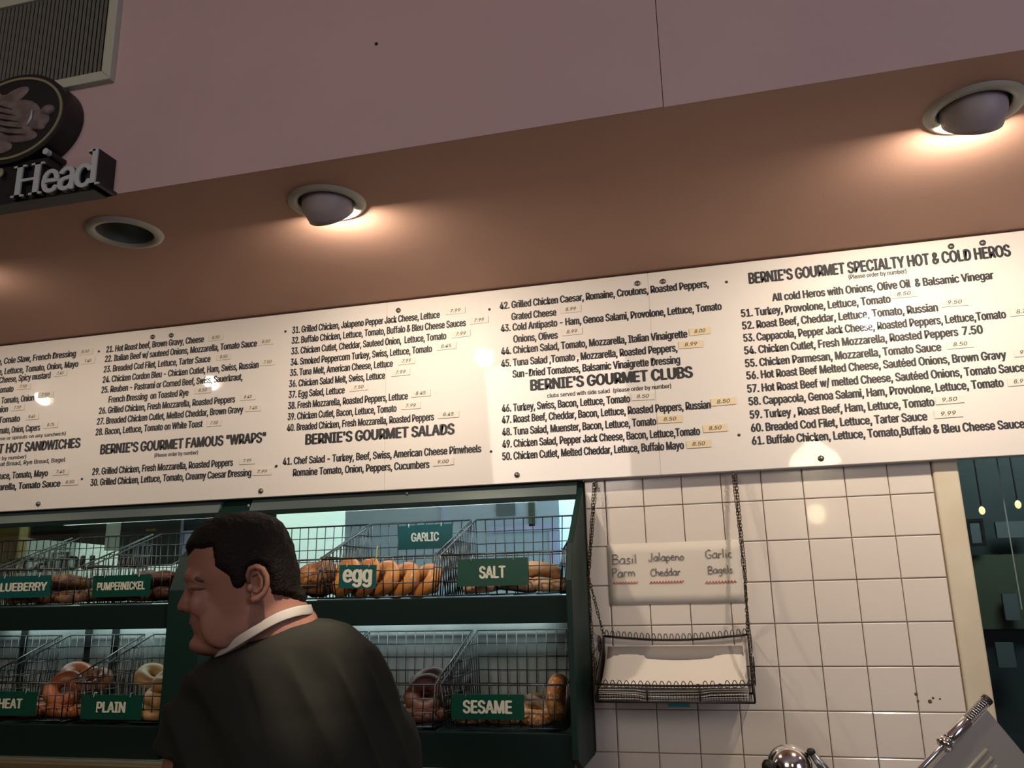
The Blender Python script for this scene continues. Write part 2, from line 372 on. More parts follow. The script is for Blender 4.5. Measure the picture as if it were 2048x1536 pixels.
SY = SF-.055
sg = root('butcher_sign', (-1.15, SF, Z(.66)), 'black raised sign with oval animal emblem over white letters reading Head', 'sign')
oc = on_y(24, 238, SY); orx = (on_y(127, 245, SY)-oc).length; orz = orx*.76
def oval(rx, rz, n=56): return [(oc.x+rx*math.cos(2*PI*k/n), oc.z+rz*math.sin(2*PI*k/n)) for k in range(n)]
MB().prism_y(SY, SF, oval(orx, orz)).build('oval_backing', MT['sblack'], sg)
ring = MB(); A = oval(orx*.93, orz*.92); B = oval(orx*.89, orz*.87); n = len(A)
ring.add([(x, SY-.003, z) for x, z in A]+[(x, SY-.003, z) for x, z in B]+[(x, SY+.001, z) for x, z in A]+[(x, SY+.001, z) for x, z in B],
  [(k, (k+1)%n, n+(k+1)%n, n+k) for k in range(n)]+[(k, 2*n+k, 2*n+(k+1)%n, (k+1)%n) for k in range(n)]+[(n+k, n+(k+1)%n, 3*n+(k+1)%n, 3*n+k) for k in range(n)])
ring.build('gold_ring', MT['sgold'], sg, label='thin gold ring round the oval')
hd = MB()
def e2(dx, dz, rx, rz, a=0, ry=.006):
    hd.ell((oc.x+dx*orx, SY-.001, oc.z+dz*orx), rx*orx, ry, rz*orx, 20, 10, Matrix.Rotation(a, 3, 'Y'))
e2(-.25, .08, .50, .38, .15, .009); e2(.15, .0, .42, .30, .25, .009); e2(.48, -.10, .24, .17, .25, .009); e2(.66, .02, .13, .09, -.3, .010)
e2(-.02, .38, .30, .12, -.35); e2(-.45, .36, .22, .18, -.5); e2(.12, -.30, .42, .13, .2); e2(-.3, -.42, .40, .14, .2); e2(.56, -.22, .10, .07, .4)
hd.build('boar_relief', MT['boar'], sg, True)
for i in range(5):
    a = -.5+.22*i; t = MB(); t.tube([(oc.x+orx*(-.55+.1*i), SY-.010, oc.z+orx*(.30-.13*i)), (oc.x+orx*(-.2+.06*i), SY-.0115, oc.z+orx*(.22-.13*i)), (oc.x+orx*(.05+.08*i), SY-.010, oc.z+orx*(.12-.12*i))], .002, 5, radii=[.0005, .0022, .0005]); t.build('bristle', MT['sblack'], sg, True)
MB().tube([(oc.x+.36*orx, SY-.008, oc.z-.20*orx), (oc.x+.45*orx, SY-.013, oc.z-.10*orx), (oc.x+.44*orx, SY-.012, oc.z+.04*orx)], .003, 6, radii=[.0035, .003, .001]).build('tusk', MT['swhite'], sg, True)
# raised letters, white faces on deep black returns, with slab serifs
zb = on_y(25, 397, SY).z; HL = on_y(30, 335, SY).z-zb
xh = on_y(18, 395, SY).x; xd = on_y(199, 370, SY).x; hw = xd-xh
def boxes(name, B_, y0, y1, m_):
    b = MB()
    for (a0, a1, c0, c1) in B_: b.box(xh+hw*a0, xh+hw*a1, y0, y1, zb+HL*c0, zb+HL*c1)
    b.build(name, m_, sg)
HB = [(.07, .13, 0, 1), (.27, .33, 0, 1), (.13, .27, .47, .55), (.03, .17, 0, .06), (.03, .17, .94, 1), (.23, .37, 0, .06), (.23, .37, .94, 1)]
DB = [(.90, .955, .0, 1.12), (.85, .93, 1.06, 1.12), (.90, 1.0, 0, .06)]
for B_ in (HB, DB):
    boxes('letter', B_, SY-.004, SY, MT['swhite']); boxes('letter_return', [(a-.004, b+.004, c-.01, d+.01) for a, b, c, d in B_], SY, SF, MT['sblack'])
for ch, a0, wd in (('e', .375, .17), ('a', .555, .16), ('c', .735, .17)):
    add_text('letter', ch, (xh+hw*a0, SY-.004, zb), hw*wd, HL*.93, MT['swhite'], sg, .02, 0, .004)
    add_text('letter_return', ch, (xh+hw*a0, SY, zb), hw*wd, HL*.93, MT['sblack'], sg, .035, 0, SF-SY)
p = on_y(92, 303, SY); MB().lathe([(.008, 0), (.008, .012)], (p.x, SY+.010, p.z), (0, -1, 0), 16).build('dot', MT['swhite'], sg)
MB().lathe([(.0085, 0), (.0085, .045)], (p.x, SF, p.z), (0, -1, 0), 16).build('dot_return', MT['sblack'], sg)
p = on_y(4, 345, SY); MB().ell((p.x-.004, SY, p.z), .008, .004, .012).build('letter_tail', MT['sgold'], sg)
MB().prism_y(SY+.012, SF, [(xh-.25, zb-.004), (xh+hw*.9, zb-.004), (xh+hw*.9, zb+HL*.62), (xh+hw*.35, zb+HL*.62), (xh+hw*.35, zb+HL*1.25), (xh-.25, zb+HL*1.3)]).build('letter_backing', MT['sblack'], sg)

# ================================================================== MENU BOARD
BY = -.045; bz0, bz1 = Z(.081), Z(.684)
mbd = root('menu_board', (0, BY, bz0), 'long glossy white menu board with black printed sandwich lists under the soffit', 'menu board')
sx = [-4.2, on_y(772, 700, BY).x, on_y(1308, 750, BY).x, 2.6]
for a, b in zip(sx[:-1], sx[1:]):
    bevel(MB().box(a+.00015, b-.00015, BY, -.0075, bz0, bz1).build('panel', MT['board'], mbd), .0015, 1)
TY = BY-.0005
def TB(ox, oy, sc, rows, cap):
    for row in rows:
        s, (ax, ay), (bx, by) = row[:3]
        a = on_y(ox+ax*sc, oy+ay*sc, BY); b = on_y(ox+bx*sc, oy+by*sc, BY)
        if ax < 0: a.z = b.z
        cp = cap if len(row) < 4 or row[3] is None else row[3]
        nm = 'heading_text' if cp > .025 else 'item_text' if cp > .015 else 'small_text'
        add_text(nm, s, (a.x, TY, a.z), b.x-a.x, cp, MT['ink'], mbd, .056 if cp > .025 else .050 if cp > .015 else .025)
        if len(row) > 4:
            for (t0, t1, ty, price, yel) in row[4]:
                c0 = on_y(ox+t0*sc, oy+ty*sc, BY); c1 = on_y(ox+t1*sc, oy+ty*sc, BY)
                wd = c1.x-c0.x; ang = random.uniform(-.02, .02)
                tg = MB().box(-wd/2, wd/2, -.0022, 0, -.0105, .0105).mesh('price_tag', MT['tagy'] if yel else MT['tag'])
                o = link('price_tag', tg, mbd); o.matrix_parent_inverse = Matrix.Identity(4)
                o.location = Vector(((c0.x+c1.x)/2, BY-.0003, c0.z))-mbd.location; o.rotation_euler = (0, ang, 0)
                tx = text_mesh(price, wd*.52, .0105, .012, .25); tx.materials.append(MT['pen'])
                for v in tx.vertices: v.co += Vector((-wd*.26, -.0026, -.0045))
                q = bpy.data.objects.new('price_text', tx); COL.objects.link(q); q.parent = o
HC, IC, SC = .0325, .0225, .0125
S = .2734
TB(0, 640, S, [
 ('11. Hot Pastrami, Swiss Cheese, Cole Slaw, French Dressing', (-560, 330), (552, 266), None, [(575, 680, 238, '8.50', 0)]),
 ('12. Smoked Turkey, Ham, Cheese, Lettuce, Tomato, Onion, Mayo', (-560, 405), (570, 342), None, [(598, 695, 306, '7.45', 0)]),
 ('13. Hot Corned Beef, Salami, Swiss Cheese, Spicy mustard', (-560, 480), (366, 425), None, [(398, 492, 395, '7.45', 0)]),
 ('14. Roast Beef, Muenster, Lettuce, Tomato', (-560, 558), (96, 524), None, [(125, 225, 492, '7.50', 0)]),
 ('15. Grilled Chicken, Bacon, Lettuce, Tomato, Onion', (-560, 630), (245, 590), None, [(280, 392, 552, '7.50', 0)]),
 ('16. Virginia Ham, Brie, Lettuce, Onion', (-560, 705), (55, 672), None, [(85, 180, 645, '7.50', 0)]),
 ('17. Cold Meatloaf, Lettuce, Tomato', (-560, 772), (143, 742), None, [(190, 285, 712, '8.45', 0)]),
 ('18. Smoked Salmon, Cream Cheese, Tomato, Onion, Capers', (-560, 845), (290, 808), None, [(325, 425, 772, '8.75', 0)]),
 ('(extra charge for choice of cheese or sprouts on any sandwich)', (-460, 882), (480, 842), SC),
 ("BERNIE'S GOURMET HOT SANDWICHES", (-520, 1000), (582, 932), HC),
 ('(Please order by number)', (-200, 1032), (190, 1012), SC),
 ('White Bread, Whole Wheat Bread, Rye Bread, Bagel', (-420, 1075), (476, 1036), .0145),
 ('19. Breaded Chicken Cutlet, Lettuce, Tomato, Mayo', (-560, 1180), (347, 1142), None, [(388, 505, 1115, '7.45', 0)]),
 ('20. Breaded Chicken, Mozzarella, Tomato Sauce', (-560, 1262), (438, 1218), None, [(456, 575, 1190, '8.50', 0)]),
 ('21. Hot Roast beef, Brown Gravy, Cheese', (778, 238), (1490, 160), None, [(1530, 1635, 135, '8.50', 0)]),
 ('22. Italian Beef w/ sauteed Onions, Mozzarella, Tomato Sauce', (768, 308), (1877, 195), None, [(1893, 2005, 165, '8.50', 0)]),
 ('23. Breaded Cod Filet, Lettuce, Tarter Sauce', (760, 384), (1537, 305), None, [(1588, 1692, 275, '8.50', 0)]),
 ('24. Chicken Cordon Bleu - Chicken Cutlet, Ham, Swiss, Russian', (752, 460), (1890, 345), None, [(1905, 2015, 315, '7.50', 0)]),
 ('25. Reuben - Pastrami or Corned Beef, Swiss, Sauerkraut,', (742, 535), (1772, 440)),
 ('French Dressing  on Toasted Rye', (795, 606), (1377, 550), None, [(1428, 1545, 520, '8.50', 0)]),
 ('26. Grilled Chicken, Fresh Mozzarella, Roasted Peppers', (725, 688), (1718, 596), None, [(1762, 1872, 568, '8.45', 0)]),
 ('27. Breaded Chicken Cutlet, Melted Cheddar, Brown Gravy', (710, 766), (1777, 680), None, [(1798, 1912, 650, '7.45', 0)]),
 ('28. Bacon, Lettuce, Tomato on White Toast', (700, 844), (1480, 780), None, [(1518, 1622, 758, '7.50', 0)]),
 ('BERNIE\'S GOURMET FAMOUS "WRAPS"', (735, 982), (1940, 890), HC),
 ('(Please order by number)', (1130, 1004), (1447, 985), SC),
 ('29. Grilled Chicken, Fresh Mozzarella, Roasted Peppers', (675, 1134), (1702, 1066), None, [(1755, 1868, 1035, '7.99', 0)]),
 ('30. Grilled Chicken, Lettuce, Tomato, Creamy Caesar Dressing', (662, 1214), (1835, 1148), None, [(1852, 1988, 1115, '7.99', 0)]),
], IC)
S = .2605
TB(540, 580, S, [
 ('31. Grilled Chicken, Jalapeno Pepper Jack Cheese, Lettuce', (172, 334), (1302, 205), None, [(1350, 1500, 168, '7.99', 0)]),
 ('32. Buffalo Chicken, Lettuce, Tomato, Buffalo & Bleu Cheese Sauces', (168, 414), (1502, 275), None, [(1535, 1680, 240, '7.99', 0)]),
 ('33. Chicken Cutlet, Cheddar, Sauteed Onion,  Lettuce, Tomato', (165, 496), (1352, 375), None, [(1395, 1540, 345, '7.99', 0)]),
 ('34. Smoked Peppercorn Turkey, Swiss, Lettuce, Tomato', (160, 580), (1242, 470), None, [(1280, 1430, 440, '8.45', 0)]),
 ('35. Tuna Melt, American Cheese, Lettuce', (155, 662), (942, 580), None, [(985, 1115, 552, '7.99', 0)]),
 ('36. Chicken Salad Melt, Swiss, Lettuce', (148, 747), (882, 670), None, [(932, 1078, 640, '7.99', 0)]),
 ('37. Egg Salad, Lettuce', (145, 830), (572, 790), None, [(612, 755, 755, '7.50', 0)]),
 ('38. Fresh Mozzarella, Roasted Peppers, Lettuce', (140, 915), (1057, 835), None, [(1085, 1235, 800, '8.45', 0)]),
 ('39. Chicken Cutlet, Bacon, Lettuce, Tomato', (137, 1000), (970, 925), None, [(1008, 1158, 895, '7.99', 0)]),
 ('40. Breaded Chicken, Fresh Mozzarella, Roasted Peppers', (132, 1085), (1257, 995), None, [(1292, 1452, 962, '8.45', 0)]),
 ("BERNIE'S GOURMET SALADS", (275, 1187), (1412, 1100), HC),
 ('41. Chef Salad - Turkey, Beef, Swiss, American Cheese Pinwheels', (100, 1344), (1620, 1255), .0225),
 ('Romaine Tomato, Onion, Peppers, Cucumbers', (178, 1430), (1222, 1350), .0225, [(1252, 1412, 1325, '9.00', 0)]),
], IC)
S = .28647
TB(960, 520, S, [
 ('42. Grilled Chicken Caesar, Romaine, Croutons, Roasted Peppers,', (140, 345), (1598, 210)),
 ('Grated Cheese', (222, 420), (532, 392), None, [(565, 705, 352, '8.99', 0)]),
 ('43. Cold Antipasto - Ham, Genoa Salami, Provolone, Lettuce, Tomato', (148, 502), (1687, 352)),
 ('Onions, Olives', (235, 577), (542, 552), None, [(572, 715, 508, '8.99', 0)]),
 ('44. Chicken Salad, Tomato, Mozzarella, Italian Vinaigrette', (150, 662), (1447, 545), None, [(1462, 1610, 505, '8.00', 1)]),
 ('45. Tuna Salad ,Tomato , Mozzarella, Roasted Peppers,', (150, 748), (1377, 638), None, [(1390, 1557, 598, '8.99', 1)]),
 ('Sun-Dried Tomatoes, Balsamic Vinaigrette Dressing', (230, 822), (1397, 735)),
 ("BERNIE'S GOURMET CLUBS", (357, 912), (1482, 818), HC),
 ('clubs served with side salad  (please order by number)', (470, 962), (1335, 898), SC),
 ('46. Turkey, Swiss, Bacon, Lettuce, Tomato', (155, 1062), (1047, 997), None, [(1058, 1218, 960, '8.50', 0)]),
 ('47. Roast Beef, Cheddar, Bacon, Lettuce, Roasted Peppers, Russian', (155, 1142), (1610, 1047), None, [(1613, 1788, 995, '8.50', 1)]),
 ('48. Tuna Salad, Muenster, Bacon, Lettuce, Tomato', (157, 1227), (1230, 1155), None, [(1242, 1412, 1118, '8.50', 1)]),
 ('49. Chicken Salad, Pepper Jack Cheese, Bacon, Lettuce,Tomato', (158, 1312), (1537, 1235), None, [(1558, 1728, 1180, '8.50', 1)]),
 ('50. Chicken Cutlet, Melted Cheddar, Lettuce, Buffalo Mayo', (158, 1398), (1424, 1330), None, [(1443, 1612, 1290, '8.50', 1)]),
], IC)
S = .33853
TB(1440, 440, S, [
 ("BERNIE'S GOURMET SPECIALTY HOT & COLD HEROS", (175, 377), (1717, 210), HC),
 ('(Please order by number)', (762, 350), (1102, 315), SC),
 ('All cold Heros with Onions, Olive Oil  & Balsamic Vinegar', (312, 480), (1617, 350)),
 ('51. Turkey, Provolone, Lettuce, Tomato', (128, 574), (1007, 482), None, [(1008, 1165, 445, '8.50', 0)]),
 ('52. Roast Beef, Cheddar, Lettuce, Tomato, Russian', (135, 647), (1287, 535), None, [(1308, 1468, 495, '9.50', 0)]),
 ('53. Cappacola, Pepper Jack Cheese, Roasted Peppers, Lettuce,Tomato', (142, 720), (1690, 580), None, [(1712, 1870, 548, '8.75', 0)]),
 ('54. Chicken Cutlet, Fresh Mozzarella, Roasted Peppers', (147, 794), (1407, 682), None),
 ('7.50', (1437, 680), (1552, 665), .023),
 ('55. Chicken Parmesan, Mozzarella, Tomato Sauce', (152, 870), (1307, 770), None, [(1338, 1500, 742, '8.50', 0)]),
 ('56. Hot Roast Beef Melted Cheese, Saut\u00e9ed Onions, Brown Gravy', (160, 942), (1692, 820), None, [(1735, 1890, 788, '9.50', 0)]),
 ('57. Hot Roast Beef w/ melted Cheese, Saut\u00e9ed Onions, Tomato Sauce', (165, 1020), (1802, 892)),
 ('58. Cappacola, Genoa Salami, Ham, Provolone, Lettuce, Tomato', (173, 1095), (1677, 992), None, [(1698, 1850, 960, '8.99', 0)]),
 ('59. Turkey , Roast Beef, Ham, Lettuce, Tomato', (180, 1174), (1267, 1098), None, [(1272, 1442, 1068, '9.50', 0)]),
 ('60. Breaded Cod Filet, Lettuce, Tarter Sauce', (187, 1252), (1224, 1177), None, [(1264, 1435, 1150, '9.99', 0)]),
 ('61. Buffalo Chicken, Lettuce, Tomato,Buffalo & Bleu Cheese Sauce', (193, 1328), (1800, 1222)),
], IC)
dotm = MB().lathe([(.0003, 0), (.0042, 0), (.0035, .002), (.0003, .003)], (0, 0, 0), (0, -1, 0), 12).mesh('screw', MT['ink'])
scm = MB().lathe([(.0005, 0), (.0085, 0), (.0075, .004), (.0004, .0055)], (0, 0, 0), (0, -1, 0), 14).mesh('screw', MT['screw'], True)
for u, v in [(198, 703), (164, 958), (553, 932), (571, 663), (979, 619), (552, 933), (982, 903), (1453, 564), (1478, 870)]:
    o = link('screw', dotm, mbd); o.location = on_y(u, v, BY)
for u, v in [(77, 1008), (522, 982), (1034, 950), (1642, 917), (306, 674), (343, 671), (797, 621), (1275, 567), (1326, 563), (1902, 493), (1965, 486)]:
    o = link('screw', scm, mbd); o.location = on_y(u, v, BY)

# ================================================================== BAGEL DISPLAY CASE
XR, XD0, XD1, XL = -.062, -1.235, -1.125, -2.75
FY_ = -.245; S1, S2 = -.237, -.567                     # shelf fronts (local z of the tops)
dc = root('bagel_display_case', (-1.4, 0, Z(-.65)), 'dark green two-shelf bagel display case below the menu board', 'display case')
prof = [(.13, Z(.082)), (-.012, Z(.082)), (-.02, Z(.06)), (-.215, Z(-.105)), (FY_-.012, Z(-.20)), (FY_-.012, Z(-.625)), (-.19, Z(-.655)), (.13, Z(-.655))]
bevel(MB().prism_x(-.078, XR, prof).build('side_panel', MT['green'], dc), .002)
bevel(MB().prism_x(XD0, XD1, prof).build('divider', MT['green'], dc), .002)
MB().prism_x(XL-.016, XL, prof).build('side_panel', MT['green'], dc)
for a, b in ((XD1, -.078), (XL, XD0)):
    hb = MB().prism_x(a, b, [(-.022, Z(.078)), (-.010, Z(.078)), (-.028, Z(.040)), (-.042, Z(.040))])
    bevel(hb.build('header_rail', MT['header'], dc), .001)
    MB().box(a, b, -.046, -.026, Z(.027), Z(.040)).build('header_edge', MT['greend'], dc)
    MB().box(a, b, -.012, .13, Z(.074), Z(.082)).build('top_board', MT['greend'], dc)
    for s_ in (S1, S2):
        th = .068 if s_ == S1 else .085
        bevel(MB().box(a, b, FY_, FY_+.02, Z(s_-th), Z(s_)).build('shelf_front', MT['greend'], dc), .002)
        MB().box(a, b, FY_+.02, .128, Z(s_-.03), Z(s_-.012)).build('shelf', MT['green'], dc)
    MB().box(a, b, .122, .126, Z(S1-.03), Z(.074)).build('back_glass', MT['cglass'], dc)
    MB().box(a, b, .120, .130, Z(S2-.03), Z(S1-.03)).build('back_plate', MT['backsteel'], dc, label='dull steel plate closing the lower shelf')
# light strip in the right bay
ls = MB().box(-1.0, -.25, .02, .045, Z(.055), Z(.070)).build('light_strip', MT['steel'], dc)
area('case_strip_light', (-.6, .035, Z(.052)), (-.6, .03, Z(-.4)), .7, .7, (.80, .92, 1), .02)
area('case_strip_light_b', (-1.7, .035, Z(.052)), (-1.7, .03, Z(-.4)), .7, .22, (.80, 1, .92), .02)
area('case_lower_light', (-.6, .09, Z(-.275)), (-.6, .05, Z(-.8)), .8, .55, (.82, 1, .97), .02)
area('case_lower_light_b', (-1.75, .09, Z(-.275)), (-1.75, .05, Z(-.8)), .8, .55, (.78, 1, .95), .02)
for u in (218, 814):
    p = on_y(u, 1012 if u < 500 else 987, -.03); MB().lathe([(.0004, 0), (.005, 0), (.004, .003), (.0004, .004)], p, (0, -1, 0), 10).build('screw', MT['screw'], dc)
MB().tube([on_y(497, 1009, -.245)]+[on_y(497, 1013, -.245)], .004, 8).build('hook', MT['steel'], dc)
# dark uprights behind the lower left shelf
for u in (50, 178, 232):
    a = on_y(u, 1262, .115); MB().box(a.x-.012, a.x+.012, .112, .119, Z(S2), Z(S1-.03)).build('back_bar', MT['darkp'], dc)
# counter under the case
ct = root('back_counter', (-1.4, -.1, 0), 'brown counter with worn metal edge under the bagel case', 'counter')
bevel(MB().box(-4.2, -.20, -.30, .02, Z(-.675), Z(-.657)).build('metal_edge', MT['brass'], ct), .003)
MB().box(-4.2, -.20, -.30, -.285, Z(-.70), Z(-.6755)).build('bright_strip', MT['brass'], ct)
MB().box(-4.2, -.22, -.28, .02, 0, Z(-.701)).build('cabinet_body', MT['wood'], ct)

# ---- wire baskets
def wire_basket(W, D=.335, hb=.225, hf=.105, rw=.0016):
    """origin: front left bottom; x width, y depth; high back, low front"""
    P = {}
    tp = .012
    P['rim'] = MB().tube([(0, 0, hf), (W, 0, hf), (W, D, hb), (0, D, hb)], .0027, 6, closed=True)
    P['base_wires'] = b = MB(); n = round(D/.027)
    for i in range(n+1): b.tube([(tp, tp+(D-2*tp)*i/n, 0), (W-tp, tp+(D-2*tp)*i/n, 0)], rw, 5)
    n = 5
    for i in range(n+1): b.tube([(tp+(W-2*tp)*i/n, tp, -.002), (tp+(W-2*tp)*i/n, D-tp, -.002)], rw, 5)
    P['back_wires'] = b = MB(); n = round(W/.030)
    for i in range(1, n): x = W*i/n; b.tube([(x, D, hb), (tp+(W-2*tp)*i/n, D-tp, 0)], rw, 5)
    for k in range(1, 6): z = hb*k/6; e = tp*(1-k/6); b.tube([(e, D-e, z), (W-e, D-e, z)], rw, 5)
    P['front_wires'] = b = MB()
    for i in range(1, n): x = W*i/n; b.tube([(x, 0, hf), (tp+(W-2*tp)*i/n, tp, 0)], rw, 5)
    for k in range(1, 3): z = hf*k/3; e = tp*(1-k/3); b.tube([(e, e, z), (W-e, e, z)], rw, 5)
    for x in (0, W):
        xb = tp if x == 0 else W-tp
        P[f'corner_wire{x}a'] = MB().tube([(x, 0, hf), (xb, tp, 0)], .002, 5); P[f'corner_wire{x}b'] = MB().tube([(x, D, hb), (xb, D-tp, 0)], .002, 5)
    for sd, x in (('l', 0), ('r', W)):
        b = MB(); n2 = round(D/.022); xb = tp if x == 0 else W-tp
        for i in range(1, n2):
            t_ = i/n2; b.tube([(x, D*t_, hf+(hb-hf)*t_), (xb, tp+(D-2*tp)*t_, 0)], rw, 5)
        for k in range(1, 6):
            z = hb*k/6; e = tp*(1-k/6); xx = x+(e if x == 0 else -e)
            ys = e if z <= hf else D*(z-hf)/(hb-hf)
            b.tube([(xx, ys, z), (xx, D-e, z)], rw, 5)
        P['side_wires'+sd] = b
    nm_ = lambda k: 'side_wires' if k.startswith('side') else 'corner_wire' if k.startswith('corner') else k
    return [(nm_(k), v.mesh(nm_(k), MT['wire'], True)) for k, v in P.items()]
BW = {w_: wire_basket(w_) for w_ in (.335, .295)}
FB = -.222
baskets = []
def place_basket(x, s_, w_, label):
    r = root('wire_basket', (x, FB, Z(s_+.006)), label, 'basket', 'wire bagel baskets in the display case')
    for k, me_ in BW[w_]:
        o = link(k, me_, r); o.matrix_parent_inverse = Matrix.Identity(4)
    return r
place_basket(-.425, S1, .335, 'chrome wire basket behind the SALT sign')
place_basket(-.775, S1, .335, 'chrome wire basket behind the egg sign')
place_basket(-1.118, S1, .335, 'chrome wire basket on the top shelf behind the man\'s head')
place_basket(-.425, S2, .335, 'nearly empty chrome wire basket behind the SESAME sign')
place_basket(-.775, S2, .335, 'chrome wire basket of dark bagels beside the man\'s right shoulder')
place_basket(-1.118, S2, .335, 'chrome wire basket mostly hidden behind the man\'s back')
place_basket(-1.552, S1, .295, 'chrome wire basket behind the PUMPERNICKEL sign')
place_basket(-1.882, S1, .295, 'chrome wire basket behind the BLUEBERRY sign')
place_basket(-1.552, S2, .295, 'chrome wire basket behind the PLAIN sign')
place_basket(-1.882, S2, .295, 'chrome wire basket behind the WHEAT sign')
place_basket(-2.212, S2, .295, 'chrome wire basket at the far left of the lower shelf')
place_basket(-2.212, S1, .295, 'chrome wire basket at the far left of the top shelf')
# crumb tray edges
for s_ in (S1, S2):
    for x in (-.433, -.783, -1.56, -1.89):
        MB().box(x-.0015, x+.0015, FY_+.02, .10, Z(s_-.012), Z(s_+.002)).build('tray_edge', MT['steel'], dc)

# ---- bagels
def bagel_mesh(kind, seed):
    R, r_ = .036, .0235; nu, nv = 30, 14; m = MB(); vs_ = []
    rnd = random.Random(seed); ph = rnd.uniform(0, 6)
    for i in range(nu):
        a = 2*PI*i/nu; RR = R*(1+.05*math.sin(2*a+ph)); q = r_*(1+.07*math.sin(3*a+ph*2))
        for k in range(nv):
            b = 2*PI*k/nv; cx = math.cos(b)*q; cz = math.sin(b)*q*.85
            if cz < -.55*q: cz = -.55*q+(cz+.55*q)*.3
            d = 1+.03*noise.noise(Vector((math.cos(a)*3, math.sin(a)*3, b+seed)))
            vs_.append(((RR+cx)*math.cos(a)*d, (RR+cx)*math.sin(a)*d, cz))
    fs = [(i*nv+k, ((i+1)%nu)*nv+k, ((i+1)%nu)*nv+(k+1)%nv, i*nv+(k+1)%nv) for i in range(nu) for k in range(nv)]
    return m.add(vs_, fs).mesh('bagel', BG[kind], True)
BM = {k: [bagel_mesh(k, i) for i in range(2)] for k in BG}
posw = {'front': 'at the front', 'back': 'at the back', 'mid': 'in the middle'}
def bagel(kind, x, y, z, rot, label, group):
    return_ = link('bagel', random.choice(BM[kind]), None, label, 'bagel', group, loc=(x, y, Z(z)))
    return_.rotation_euler = rot; return return_
b0 = S1+.006+.0215; b1 = S2+.006+.0215
H = 1.15
# egg bagels leaning in a row
eg = [(-.735, 1.25), (-.683, 1.18), (-.63, 1.12), (-.575, 1.05), (-.515, .95)]
for i, (x, a) in enumerate(eg):
    bagel('egg', x, FB+.075+.012*i, S1+.062-.004*i, (a, .1, -.62), f'golden egg bagel leaning in the egg basket, {["leftmost, behind the sign", "second from the left", "middle of the row", "second from the right", "rightmost"][i]}', 'egg bagels')
for i, (x, y) in enumerate([(-.69, .03), (-.58, .04)]): bagel('egg', x, y, b0, (0, 0, i), f'egg bagel lying flat at the back of the egg basket, {["left", "right"][i]} one', 'egg bagels')
for i, (x, y, z, rx) in enumerate([(-.14, -.135, b0, .1), (-.225, -.15, b0, .05), (-.175, -.10, b0+.032, .3), (-.33, -.13, b0, 0)]):
    bagel('salt', x, y, z, (rx, .1, i*1.3), ['pale salt bagel lying flat at the right end of its basket', 'pale salt bagel in front, right of the SALT sign', 'pale salt bagel stacked on the two right ones', 'pale salt bagel behind the SALT sign'][i], 'salt bagels')
for i in range(6):
    x = -1.06+.1*(i % 3); y = -.13+.12*(i//3)
    bagel('onion', x, y, b0+.004, (.15, .1, i), f'seeded onion bagel behind the head, {["front left", "front middle", "front right", "rear left", "rear middle", "rear right"][i]}', 'onion bagels')
for i, (x, y, z) in enumerate([(-.825, -.15, b0+.046), (-.86, -.08, b0+.044)]): bagel('onion', x, y, z, (.5, -.3, i), ['dark seeded onion bagel on top, just right of the man\'s hair', 'seeded onion bagel on top behind the man\'s hair'][i], 'onion bagels')
LN = ['front left', 'front middle', 'front right', 'rear left', 'rear middle', 'rear right', 'topmost left', 'topmost right']
def pile(kind, x0, s_, w_, nm, n=8):
    for i in range(n):
        if i < 6: x = x0+.052+(w_-.104)*(i % 3)/2; y = FB+.07+.115*(i//3); z = s_+.0275
        else: x = x0+.10+(i-6)*(w_-.19); y = FB+.10; z = s_+.0275+.038
        bagel(kind, x+random.uniform(-.004, .004), y+random.uniform(-.01, .01), z+(.0 if i < 6 else random.uniform(0, .006)),
              (random.uniform(.0, .12) if i < 6 else random.uniform(.25, .5), random.uniform(-.05, .05), random.uniform(0, 6)), f'{nm}, {LN[i]}', kind+' bagels in '+('upper' if s_ == S1 else 'lower')+' basket')
pile('blueberry', -1.882, S1, .295, 'dark speckled bagel in the basket with the BLUEBERRY sign')
pile('pumpernickel', -1.552, S1, .295, 'dark brown bagel in the basket with the PUMPERNICKEL sign')
pile('wheat', -1.882, S2, .295, 'reddish wheat bagel in the basket with the WHEAT sign', 6)
pile('plain', -1.552, S2, .295, 'pale plain bagel in the basket with the PLAIN sign', 6)
pile('pumpernickel', -.775, S2, .335, 'dark brown bagel in the lower basket beside the man\'s shoulder', 6)
for i, (x, y, z, rx, rz) in enumerate([(-1.66, -.14, S2+.085, .9, .5), (-1.64, -.05, S2+.10, .6, .2), (-1.72, -.02, S2+.115, .5, 1)]):
    bagel('wheat', x, y, z, (rx, 0, rz), ['big reddish wheat bagel tilted up right of the WHEAT sign', 'wheat bagel on top behind the tilted one', 'topmost wheat bagel resting above the WHEAT sign'][i], 'wheat bagels on the pile')
for i, (x, y, z, rx, rz) in enumerate([(-1.315, -.13, S2+.068, .35, .5), (-1.32, -.09, S2+.108, .4, .2), (-1.34, .0, S2+.135, .75, .1), (-1.44, -.02, S2+.11, .5, 1)]):
    bagel('plain', x, y, z, (rx, 0, rz), ['plain bagel low right of the PLAIN sign', 'plain bagel on top of the low one right of the sign', 'pale topmost plain bagel by the man\'s shoulder', 'brownish plain bagel above the PLAIN sign'][i], 'plain bagels on the pile')
for i, (x, y, z, rx, rz) in enumerate([(-.50, -.13, S2+.075, .9, .3), (-.51, -.06, S2+.10, .5, .2)]):
    bagel('pumpernickel', x, y, z, (rx, 0, rz), ['dark bagel standing against the basket front by the man\'s shoulder', 'dark bagel on top beside the man\'s right shoulder'][i], 'dark bagels on the pile')
